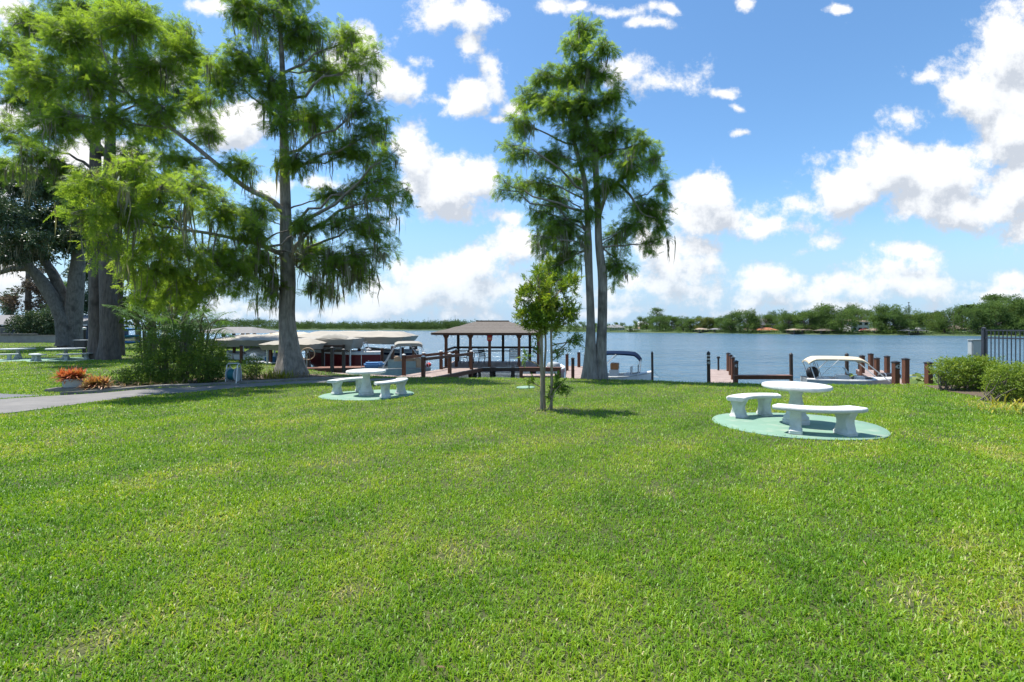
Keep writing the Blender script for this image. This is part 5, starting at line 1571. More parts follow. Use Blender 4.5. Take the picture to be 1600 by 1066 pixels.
    L_ = [(366, 541, 562, 31.5, 3.4, 'leftmost brown slip post under the beige canopy edge'), (377, 541, 572, 28.6, 3.4, 'taller brown slip post right of the leftmost one'),
          (423, 546, 575, 27.8, 4.0, 'dark brown slip post just left of the flared cypress'), (437, 548, 570, 29.4, 3.6, 'brown slip post touching the cypress trunk edge'),
          (480, 545, 576, 27.5, 4.4, 'dark slip post right of the cypress by the big ring wheel'), (519, 544, 576, 26.0, 4.6, 'weathered tall post before the red boat, left one of two'),
          (537, 547, 580, 25.6, 4.2, 'weathered post before the red boat, right one of two'), (562, 546, 563, 30.8, 4.2, 'brown post between the red boat and the striped hull'),
          (578.5, 548, 562, 30.8, 3.8, 'short brown post in front of the grey striped hull'), (597, 545, 560, 30.8, 3.8, 'brown post behind the blue seat cover of the pontoon boat'),
          (613.5, 542, 562, 30.0, 4.2, 'brown post behind the pontoon boat canopy frame'), (629, 544, 558, 33.0, 3.6, 'lone post on open water below the tan pontoon canopy'),
          (646, 544, 560, 31.0, 3.4, 'post on open water near the pontoon canopy right end')]
    for (px, a, b, Y, w, lab) in L_:
        post(px, a, b, Y, w, lab, group=G, zb=WZ, mat='post' if Y > 27 else 'dockpile')
    # low hoist frame over the slip
    t = thing('boat_hoist', at(515, 560, 29.2), 'dark timber hoist frame standing over the red boat bow', 'hoist')
    a = at(503, 541, 29.0); e = at(536, 541, 29.0)
    m = MB(); m.bar(a, e, .10, .14); m.bar(a + Vector((0, 0, -.32)), e + Vector((0, 0, -.32)), .08, .10); m.build('crossbeam', M['postdark'], t)
    for q in (a, e):
        m = MB(); m.box(q.x - .07, q.x + .07, q.y + .055, q.y + .2, WZ - .4, q.z + .1); m.build('upright', M['postdark'], t)
    c = at(481, 553, 26.6)
    t = thing('hoist_wheel', c, 'large pale ring wheel of the boat hoist right of the cypress trunk', 'wheel')
    m = MB(); m.tube([c + Vector((.40 * math.cos(a), 0, .34 * math.sin(a))) for a in np.linspace(0, 2 * math.pi, 33)], .03, 8, cap=False); m.build('rim', M['tanvinyl'], t, smooth=True)
    m = MB()
    for a in np.linspace(0, math.pi, 4)[:3]: m.bar(c + Vector((.39 * math.cos(a), 0, .33 * math.sin(a))), c - Vector((.39 * math.cos(a), 0, .33 * math.sin(a))), .025)
    m.build('spokes', M['dockpile'], t)
    m = MB(); m.box(c.x - .05, c.x + .05, c.y + .05, c.y + .15, WZ, c.z + .05); m.build('stand', M['dockpile'], t)
build_docks()

# ================================================================== BOATS AND CANOPIES
class Boat:
    def __init__(s, stern, bow, beam, label, zs, zb=None, hull='white', inner='white2', free=.55, cat='boat', bowrise=.18, trim='greyhull', blunt=.0, group='moored boats'):
        """stern / bow (x, y) at the water; zs sheer height"""
        s.A = Vector((stern[0], stern[1], 0)); s.B = Vector((bow[0], bow[1], 0))
        s.d = (s.B - s.A); s.L = s.d.length; s.d.normalize(); s.s = Vector((-s.d.y, s.d.x, 0)); s.zs = zs; s.beam = beam
        s.t = thing('motor_boat', ((s.A.x + s.B.x) / 2, (s.A.y + s.B.y) / 2, WZ), label, cat, group)
        n = 18
        outer = []; inn = []; gun = []
        s.hw = lambda t: beam / 2 * (.86 + .14 * min(1, t / .3)) * (1 - (1 - blunt) * max(0, (t - .45) / .55) ** 2.3)
        s.sheer = lambda t: zs + bowrise * max(0, (t - .3) / .7) ** 1.6
        zk = WZ - .22
        for i in range(n + 1):
            t = i / n
            w = max(.012, s.hw(t)); z1 = s.sheer(t); kz = zk + (z1 - zk) * .55 * max(0, (t - .7) / .3) ** 2
            rake = .0
            P = lambda o, z, dx=0: s.A + s.d * (t * s.L + dx) + s.s * o + Vector((0, 0, z))
            ch = kz + .20
            outer.append([P(-w, z1), P(-w * .95, (z1 + ch) / 2), P(-w * .82, ch), P(0, kz), P(w * .82, ch), P(w * .95, (z1 + ch) / 2), P(w, z1)])
            wi = max(.006, w - .09)
            fl = max(WZ + .12, kz + .12)
            inn.append([P(-w, z1 + .001), P(-wi, z1 + .03), P(-wi * .93, fl), P(wi * .93, fl), P(wi, z1 + .03), P(w, z1 + .001)])
        m = MB(); m.grid(outer)
        m.add(outer[0], [tuple(range(7))])
        m.build('hull', M[hull], s.t, smooth=True)
        m = MB(); m.grid(inn); m.add(inn[0], [tuple(range(6))]); m.build('liner', M[inner], s.t, smooth=True)
        m = MB()
        for k in (0, 6): m.tube([r[k] + s.s * (-.012 if k == 0 else .012) + Vector((0, 0, -.03)) for r in outer], .022, 6)
        m.build('rub_rail', M[trim], s.t, smooth=True)
    def P(s, u, o, z): return s.A + s.d * (u * s.L) + s.s * o + Vector((0, 0, z))
    def block(s, name, u, o, z0, lu, wo, h, mat, bevel=.03, parent=None):
        m = MB(); c = s.P(u, o, z0 + h / 2)
        m.obox(c, s.d * lu / 2, s.s * wo / 2, Vector((0, 0, h / 2)))
        return m.build(name, M[mat], parent or s.t, bevel=bevel, smooth=True)
    def deckplate(s, u0, u1, mat, dz=.02):
        rows = []
        for t in np.linspace(u0, u1, 8):
            w = max(.01, s.hw(t) - .03)
            rows.append([s.P(t, -w, s.sheer(t) + dz), s.P(t, 0, s.sheer(t) + dz + .04), s.P(t, w, s.sheer(t) + dz)])
        m = MB(); m.grid(rows); m.build('foredeck', M[mat], s.t, smooth=True)
    def bimini(s, u0, u1, zt, mat, w, sag=.10, end=.16, frame='steel', foot=None, thick=.035):
        rows = []; rows2 = []
        for i, t in enumerate(np.linspace(0, 1, 17)):
            u = u0 + (u1 - u0) * t
            e = max(0, abs(t - .5) * 2 - .72) / .28
            zz = zt - sag * (abs(t - .5) * 2) ** 2 * .5 - end * e ** 1.6
            rows.append([s.P(u, o * w / 2, zz - .10 * abs(o) ** 2.5) for o in np.linspace(-1, 1, 9)])
            rows2.append([p - Vector((0, 0, thick)) for p in rows[-1]])
        m = MB(); m.grid(rows); m.grid(rows2)
        ring = [r[0] for r in rows] + rows[-1][1:] + [r[-1] for r in rows[::-1]][1:] + rows[0][::-1][1:-1]
        ring2 = [p - Vector((0, 0, thick + .03)) for p in ring]
        m.grid([ring + ring[:1], ring2 + ring2[:1]])
        o = m.build('canopy', M[mat], s.t, smooth=True)
        fu0, fu1 = foot or (u0 + (u1 - u0) * .12, u0 + (u1 - u0) * 1.08)
        um = (u0 + u1) / 2
        for sg in (-1, 1):
            o_ = sg * w / 2
            m = MB()
            m.tube([s.P(u0 + .01, o_, rows[0][0].z - .02), s.P(fu0, o_, s.zs)], .018, 6)
            m.tube([s.P(u1 - .01, o_, rows[-1][0].z - .02), s.P(fu1, o_, s.zs)], .022, 6)
            m.tube([s.P(um, o_, zt - .12), s.P(fu0 + .02, o_, s.zs)], .014, 6)
            m.build('canopy_pole', M[frame], s.t)
        return o

def canopy(x0, x1, y0, y1, ztop, zeave, zbot, mat, label, inset=.22, posts=True, slope=.10):
    t = thing('boat_canopy', ((x0 + x1) / 2, (y0 + y1) / 2, WZ), label, 'canopy', 'fabric canopies over the boat slips')
    w, d = x1 - x0, y1 - y0
    nx, ny = 22, 14
    rows = []
    for j in range(ny + 1):
        r = []
        for i in range(nx + 1):
            fx, fy = i / nx, j / ny
            hx = min(1, min(fx, 1 - fx) / inset); hy = min(1, min(fy, 1 - fy) / .5)
            z = zeave + (ztop - zeave) * min(hx, hy) ** .9
            z += .018 * math.sin(fx * 23 + fy * 9) * math.sin(fy * 15) - .035 * math.sin(math.pi * (fx * 5 % 1)) * (1 - min(hx, hy))
            r.append((x0 + w * fx, y0 + d * fy, z))
        rows.append(r)
    m = MB(); m.grid(rows)
    ring = rows[0] + [r[-1] for r in rows[1:]] + rows[-1][::-1][1:] + [r[0] for r in rows[::-1]][1:-1]
    cx, cy = (x0 + x1) / 2, (y0 + y1) / 2
    def low(f, k):
        out = []
        for i, p in enumerate(ring):
            ox = (p[0] - cx) * (-slope * f); oy = (p[1] - cy) * (-slope * .6 * f)
            out.append((p[0] + ox, p[1] + oy + .015 * math.sin(i * 1.9) * f, zeave + (zbot - zeave) * f + (.03 * math.sin(i * .55) if f == 1 else 0)))
        return out
    R0 = [tuple(p) for p in ring]
    g = [R0 + R0[:1]] + [l + l[:1] for l in (low(.35, 0), low(.7, 0), low(1, 0))]
    m.grid(g)
    m.build('cover', M[mat], t, smooth=True)
    if posts:
        for (x, y) in ((x0 + .35, y0 + .35), (x1 - .35, y0 + .35), (x0 + .35, y1 - .35), (x1 - .35, y1 - .35)):
            m = MB(); m.tube([(x, y, WZ - .4), (x, y, zbot + .12)], .06, 8); m.build('pole', M['steel'], t)
    m = MB(); m.tube([(x0 + .3, y0 + .3, zeave - .1), (x1 - .3, y0 + .3, zeave - .1), (x1 - .3, y1 - .3, zeave - .1), (x0 + .3, y1 - .3, zeave - .1), (x0 + .3, y0 + .3, zeave - .1)], .03, 6); m.build('frame', M['steel'], t)
    return t

def build_boats():
    # skiff with tan top at the right
    b = Boat((12.75, 19.9), (15.9, 18.75), 1.35, 'pale skiff with a tan bimini top moored beside post 42', -.46, hull='greyhull', bowrise=.10)
    b.deckplate(.72, .99, 'white')
    b.block('console', .42, .0, -.71, .40, .55, .42, 'white'); b.block('seat', .24, .0, -.74, .34, .6, .32, 'white2', .06)
    m = MB(); m.add([b.P(.50, -.26, -.28), b.P(.50, .26, -.28), b.P(.44, .22, .02), b.P(.44, -.22, .02)], [(0, 1, 2, 3)]); m.build('windscreen', M['windscreen'], b.t)
    c = b.P(.10, .0, -.24)
    m = MB(); m.lathe(c, [(.12, -.22), (.2, -.12), (.22, .05), (.17, .2), (.06, .27)], 14, 1.2, .85); m.build('engine_cowl', M['blackplastic'], b.t, smooth=True)
    m = MB(); m.bar(c + Vector((0, 0, -.2)), c + Vector((-.12, .04, -.75)), .12, .16); m.build('engine_leg', M['blackplastic'], b.t)
    m = MB(); m.lathe(b.P(.62, .1, -.42), [(.26, -.1), (.28, .04), (.2, .1)], 12, 1.2, .8); m.build('covered_seat', M['taupe'], b.t, smooth=True)
    b.block('cooler', .58, -.3, -.54, .3, .34, .24, 'white')
    m = MB()
    for (u, o) in ((.18, .35), (.2, .4), (.22, .33)): m.tube([b.P(u, o, -.4), b.P(u - .05, o, .2)], .012, 5)
    m.build('fishing_rods', M['steel'], b.t)
    b.bimini(.02, .66, .50, 'tan', 1.15, .06, .16, 'white2', foot=(.09, .86))

    # blue topped boat in the centre
    b = Boat((3.95, 21.9), (6.45, 21.0), 1.35, 'small white centre console boat with a navy bimini beside the twin cypress', -.54, hull='white2', bowrise=.22)
    b.deckplate(.76, .99, 'white')
    b.block('console', .36, 0, -.86, .40, .62, .60, 'white'); b.block('helm_seat', .60, 0, -.82, .32, .62, .42, 'white2', .06)
    b.block('seat_back', .66, 0, -.40, .08, .6, .34, 'white', .03)
    b.block('crate', .37, .0, -.255, .36, .5, .30, 'orangebox', .02)
    b.block('rear_bench', .1, 0, -1.0, .34, .9, .34, 'white2', .05)
    m = MB(); m.tube([b.P(.78, -.1, -.48), b.P(.78, -.1, 0)], .035, 8); m.tube([b.P(.78, -.1, -.5), b.P(.78, -.1, -.33)], .07, 8); m.build('trolling_motor', M['blackplastic'], b.t)
    b.bimini(.02, .82, .62, 'navy', 1.2, .12, .24, 'white2', foot=(-.01, .78))
    m = MB(); m.tube([b.P(.99, 0, -.52), b.P(1.12, -.02, -.56), b.P(1.0, 0, -.5) * 0 + Vector((6.13, 19.9, -.1))], .012, 5); m.build('mooring_line', M['white2'], b.t)

    # white skiff left of the narrow dock
    b = Boat((2.0, 24.6), (2.9, 26.6), 1.0, 'small white runabout with a grey cover between pavilion and narrow dock', -.55, bowrise=.10)
    b.deckplate(.55, .99, 'white')
    m = MB(); m.lathe(b.P(.34, 0, -.45), [(.42, -.12), (.44, .05), (.36, .2), (.1, .26)], 14, .9, 1.2); m.build('seat_cover', M['greyhull'], b.t, smooth=True)

    # pontoon boat with taupe bimini
    b = Boat((-4.75, 26.2), (-8.35, 25.2), 1.7, 'grey green pontoon boat with blue seat cover and taupe canopy behind the middle table', -.55, hull='hullgreen', inner='greyhull', bowrise=0, blunt=.75)
    b.block('fence_panel', .42, -.80, -.52, 1.5, .03, .38, 'hullgreen', .01); b.block('fence_panel', .42, .80, -.52, 1.5, .03, .38, 'hullgreen', .01)
    b.block('bench_seat', .30, -.5, -.58, .9, .5, .52, 'tanvinyl', .06); b.block('bench_seat', .16, .3, -.58, .5, .8, .60, 'tanvinyl', .06)
    b.block('helm_console', .48, .35, -.58, .35, .45, .70, 'tanvinyl', .05)
    b.block('seat_cover', .82, -.38, -.50, 1.1, .6, .26, 'bluevinyl', .09); b.block('seat_cover', .84, .4, -.50, .8, .5, .30, 'bluevinyl', .09)
    b.block('white_cushion', .70, -.68, -.44, .34, .1, .18, 'white2', .04)
    b.bimini(.12, .52, .95, 'taupe', 1.5, .05, .08, 'steel', foot=(.02, .70), thick=.14)
    m = MB(); m.lathe(b.P(.0, -.5, -.48), [(.04, -.14), (.14, -.05), (.15, .05), (.04, .14)], 12); m.build('red_fender', M['red'], b.t, smooth=True)
    m = MB(); m.tube([b.P(.96, -.4, -.55), b.P(.90, -.4, -.15), b.P(.86, -.4, -.55)], .018, 6); m.build('bow_rail', M['steel'], b.t)
    m = MB(); m.tube([b.P(.995, .2, -.5), b.P(.995, .2, .55)], .012, 6); m.build('flag_pole', M['steel'], b.t)

    # red hulled boat under the long canopy
    b = Boat((-8.9, 31.2), (-13.7, 30.6), 1.7, 'red hulled white topped boat lifted under the long beige canopy', .10, hull='hullred', inner='white2', bowrise=.22, trim='white')
    b.deckplate(.5, .99, 'white', .03)
    m = MB(); m.grid([[b.P(u, -b.hw(u) - .012, b.sheer(u) - .20), b.P(u, -b.hw(u) - .014, b.sheer(u) - .02)] for u in np.linspace(0, .97, 14)]); m.grid([[b.P(u, b.hw(u) + .012, b.sheer(u) - .20), b.P(u, b.hw(u) + .014, b.sheer(u) - .02)] for u in np.linspace(0, .97, 14)]); m.build('white_stripe', M['white'], b.t)
    m = MB(); m.grid([[b.P(.52, o, .20) for o in (-.7, 0, .7)], [b.P(.44, o * .85, .52) for o in (-.7, 0, .7)]]); m.build('windscreen', M['windscreen'], b.t)
    b.block('seat', .22, 0, -.1, .5, 1.2, .38, 'white2', .06)
    m = MB(); m.tube([b.P(.2, -.8, .1), b.P(.24, -.7, .7), b.P(.24, .7, .7), b.P(.2, .8, .1)], .03, 8); m.build('tow_arch', M['steel'], b.t, smooth=True)
    # striped boat behind it
    b = Boat((-7.1, 34.6), (-10.9, 33.8), 1.7, 'white and grey striped boat behind the pontoon boat canopy frame', .02, hull='greyhull', bowrise=.2, trim='navy')
    b.deckplate(.5, .99, 'white', .03)
    m = MB(); m.grid([[b.P(u, b.hw(u) + .012, b.sheer(u) - .35), b.P(u, b.hw(u) + .014, b.sheer(u) - .2)] for u in np.linspace(0, .97, 14)]); m.build('dark_stripe', M['navy'], b.t)
    m = MB(); m.grid([[b.P(.5, o, .10) for o in (-.7, 0, .7)], [b.P(.42, o * .85, .42) for o in (-.7, 0, .7)]]); m.build('windscreen', M['windscreen'], b.t)
    b.block('engine_cover', .1, 0, -.05, .6, .7, .45, 'blackplastic', .1)
    for o in (-.6, .6):
        m = MB(); m.tube([b.P(.3, o, 0), b.P(.2, o, .7), b.P(.42, o, .75)], .025, 6); m.build('tower_leg', M['steel'], b.t)
    # pale boat with cooler near the cypress
    b = Boat((-12.9, 28.9), (-16.3, 27.9), 1.5, 'white work skiff with a blue cooler left of the flared cypress', -.45, hull='white', bowrise=.12)
    b.deckplate(.7, .99, 'white')
    b.block('cooler', .62, -.1, -.44, .62, .45, .34, 'blue', .04); b.block('covered_console', .3, 0, -.6, .8, .8, .72, 'taupe', .12)
    m = MB(); m.lathe(b.P(.9, -.1, -.06), [(.05, -.24), (.2, -.14), (.22, .05), (.1, .2)], 14); m.build('round_fender', M['white2'], b.t, smooth=True)
    # covered boat deeper in the slips
    b = Boat((-16.6, 31.6), (-20.2, 32.2), 1.5, 'dark covered runabout under the leftmost beige canopy', -.15, hull='white', bowrise=.2)
    b.deckplate(.5, .99, 'blackplastic', .05)
    m = MB(); m.lathe(b.P(.3, 0, 0), [(.7, -.15), (.7, .05), (.4, .28), (.1, .34)], 14, 1.3, .8); m.build('mooring_cover', M['white2'], b.t, smooth=True)

    canopy(-20.6, -15.7, 30.4, 34.6, 1.22, .88, .44, 'canopy', 'beige slip canopy farthest left, above the brown posts behind the hose reel')
    canopy(-20.8, -17.0, 36.6, 41.5, 1.30, 1.02, .58, 'tan', 'tan slip canopy standing behind the leftmost beige one')
    canopy(-15.0, -11.9, 26.9, 30.0, 1.03, .72, .36, 'canopy', 'small pale canopy right behind the flared cypress trunk')
    canopy(-15.6, -7.55, 31.9, 37.0, 1.44, 1.06, .54, 'canopy', 'long beige canopy over the red boat, the biggest of the canopies', .10)
    canopy(-14.2, -10.2, 29.3, 31.6, 1.12, .98, .30, 'taupe', 'taupe sided canopy in front of the long beige one')
    # crumpled cover lying on the canopy
    c = Vector((-11.7, 29.9, 1.03))
    t = thing('folded_cover', c, 'crumpled brown cover heaped on the taupe canopy', 'cover')
    rows = []
    for i in range(15):
        r = []
        for j in range(9):
            x = -1.0 + 2.0 * i / 14; y = -.5 + 1.0 * j / 8
            e = max(0, 1 - (x / 1.0) ** 2) * max(0, 1 - (y / .5) ** 2)
            r.append((c.x + x, c.y + y, c.z + .30 * e ** .6 + .05 * math.sin(i * 2.3 + j) * e - .03))
        rows.append(r)
    m = MB(); m.grid(rows); m.build('fabric', M['taupe'], t, smooth=True)
    # far left boathouse
    x0, x1, y0, y1 = -31.5, -25.9, 45, 51
    t = thing('boathouse', ((x0 + x1) / 2, (y0 + y1) / 2, WZ), 'grey roofed open boathouse on posts seen left of the boat canopies', 'boathouse')
    ez, rz = 1.12, 1.75
    for x in (x0 + .5, (x0 + x1) / 2, x1 - .9, x1 - .4):
        for y in (y0 + .3, y1 - .3):
            m = MB(); m.box(x - .12, x + .12, y - .12, y + .12, WZ - .5, ez); m.build('post', M['wooddim'], t)
    m = MB(); m.add([(x0 - .5, y0 - .5, ez), (x1 + .5, y0 - .5, ez), (x1 + .5, y1 + .5, ez), (x0 - .5, y1 + .5, ez), (x0 + 1.5, (y0 + y1) / 2, rz), (x1 - 1.5, (y0 + y1) / 2, rz)],
                    [(0, 1, 5, 4), (1, 2, 5), (2, 3, 4, 5), (3, 0, 4), (3, 2, 1, 0)]); m.build('roof', M['shinglegrey'], t)
    # kayak rack
    b = at(195, 545, 45); b.z = float(gz(b.x, b.y)) if b.y < shore(b.x) else -.6
    t = thing('kayak_rack', b, 'dark timber kayak rack beyond the slender trunk', 'rack')
    for x in (-1.5, 1.5):
        m = MB(); m.bar(b + Vector((x, 0, 0)), b + Vector((x, 0, 2.5)), .12); m.build('upright', M['postdark'], t)
        for z in (.45, 1.05, 1.75):
            m = MB(); m.bar(b + Vector((x, -.6, z)), b + Vector((x, .0, z)), .08); m.build('arm', M['postdark'], t)
    for z, lab, mt in ((.64, 'blue kayak on the lowest arm of the rack', 'blue'), (1.24, 'dark teal kayak on the middle arm of the rack', 'teal'), (1.94, 'bright blue kayak on the top arm of the rack', 'blue')):
        c = b + Vector((0, -.36, z))
        k = thing('kayak', c, lab, 'kayak', 'kayaks stacked on the rack')
        n = 16; rows = []
        for i in range(n + 1):
            f = -1 + 2 * i / n; w = max(.02, (1 - abs(f) ** 2.4)) * .30; h = max(.03, (1 - abs(f) ** 3)) * .15
            rows.append([c + Vector((f * 2.1, w * math.cos(a), h * math.sin(a) + .14 * abs(f) ** 3)) for a in np.linspace(0, 2 * math.pi, 13)])
        m = MB(); m.grid(rows); m.build('hull', M[mt], k, smooth=True)
        m = MB(); m.tube([c + Vector((.35 * math.cos(a) + .1, .19 * math.sin(a), .152)) for a in np.linspace(0, 2 * math.pi, 17)], .025, 6, cap=False); m.build('cockpit_rim', M['black'], k)
build_boats()

# ================================================================== FENCE, LOW HOUSE, FAR SHORE
def build_edges():
    X = 16.9
    ys = [16.3, 14.5, 12.7, 10.9, 9.1]
    t = thing('metal_fence', (X, ys[0], float(gz(X, ys[0]))), 'dark metal picket fence running off the right edge behind the hedges', 'fence')
    zt = 1.66
    for y in ys:
        m = MB(); m.box(X - .05, X + .05, y - .05, y + .05, -.8, zt + .03); q = m.build('post', M['fence'], t, bevel=.005)
        m = MB(); m.lathe((X, y, zt + .03), [(.085, 0), (.085, .02), (.02, .06)], 4); m.build('cap', M['fence'], q)
    for i in range(len(ys) - 1):
        a, b = ys[i] - .05, ys[i + 1] + .05
        for z in (zt - .03, zt - .30, -.22):
            m = MB(); m.box(X - .018, X + .018, b, a, z - .022, z + .022); m.build('rail', M['fence'], t)
        m = MB()
        n = 13
        for k in range(n):
            y = a + (b - a) * (k + .5) / n
            m.box(X - .011, X + .011, y - .011, y + .011, -.45, zt - .054)
        m.build('pickets', M['fence'], t)
    # electric box on a wooden post
    p = at(1527, 545, 17.6)
    w = thing('wooden_post', (p.x + .12, 17.7, -.55), 'weathered grey post carrying the utility box behind the hedge', 'post')
    m = MB(); m.box(p.x + .04, p.x + .2, 17.62, 17.78, -1.2, 1.75 - 23 / F * 17.6); m.build('shaft', M['dockpile'], w, bevel=.01)
    t = thing('utility_box', (p.x - .14, 17.55, p.z), 'grey utility box mounted beside the black fence end', 'box')
    m = MB(); m.box(p.x - .36, p.x + .035, 17.45, 17.62, p.z - .27, p.z + .33); m.build('enclosure', M['box'], t, bevel=.012)
    m = MB(); m.box(p.x - .33, p.x + .005, 17.432, 17.449, p.z - .22, p.z + .29); m.build('door', M['box'], t, bevel=.004)
    m = MB(); m.box(p.x - .39, p.x + .06, 17.40, 17.61, p.z + .332, p.z + .355); m.build('hood', M['box'], t)
    # short grey stub post in the hedge bed
    p = gp(1474, 605)
    t = thing('stub_post', p, 'short grey wooden stub at the left foot of the clipped hedge', 'post')
    m = MB(); m.tube([p + Vector((0, 0, -.2)), p + Vector((0, 0, .42))], [.07, .065], 10); m.build('shaft', M['dockpile'], t)
    # retaining wall and house at the far left
    Y = 58; a = at(-260, 538, Y); e = at(106, 538, Y)
    t = thing('retaining_wall', ((a.x + e.x) / 2, Y, a.z), 'long low grey block wall at the left behind the picnic tables', 'wall')
    zt = CZ - (525 - HZ) / F * Y
    m = MB(); m.box(a.x, e.x, Y - .15, Y + .15, -1.0, zt); m.build('blocks', M['blockwall'], t)
    m = MB(); m.box(a.x, e.x + .04, Y - .19, Y + .19, zt + .003, zt + .09); m.build('coping', M['kerb'], t)
    for i, (p0, p1, lab) in enumerate(((2, 17, 'leftmost flat dark slab resting on the block wall'), (20, 56, 'longer flat slab resting on the block wall near the ivy'))):
        q0 = at(p0, 522, Y); q1 = at(p1, 522, Y)
        s = thing('flat_slab', (q0.x, Y, zt + .09), lab, 'slab', 'slabs on the block wall')
        m = MB(); m.box(q0.x, q1.x, Y - .3, Y + .3, zt + .16, zt + .28); m.build('slab', M['kerb'], s, bevel=.02)
        m = MB(); m.box(q0.x + .2, q0.x + .5, Y - .2, Y + .2, zt + .093, zt + .16); m.box(q1.x - .5, q1.x - .2, Y - .2, Y + .2, zt + .093, zt + .16); m.build('foot', M['kerb'], s)
    x0, x1, y0, y1 = -96, -64.0, 66, 76
    t = thing('low_house', ((x0 + x1) / 2, 71, 0), 'low single storey house with a flat pitched roof behind the ivy', 'house')
    m = MB(); m.box(x0, x1, y0, y1, -.5, 2.0); m.build('wall', M['navywall'], t)
    m = MB(); m.add([(x0 - 1, y0 - .8, 2.1), (x1 + .8, y0 - .8, 2.1), (x1 + .8, y1 + .8, 2.1), (x0 - 1, y1 + .8, 2.1), (x0 - 1, 71, 3.6), (x1 + .8, 71, 3.6)], [(0, 1, 5, 4), (1, 2, 5), (2, 3, 4, 5), (3, 0, 4), (3, 2, 1, 0)]); m.build('roof', M['shinglegrey'], t)
    for x in (-78, -73.5):
        m = MB(); m.box(x - .8, x + .8, y0 - .03, y0 - .004, .5, 1.7); f = m.build('window', M['hcream'], t)
        m = MB(); m.box(x - .7, x + .7, y0 - .045, y0 - .034, .6, 1.6); m.build('pane', M['glass'], f)
build_edges()

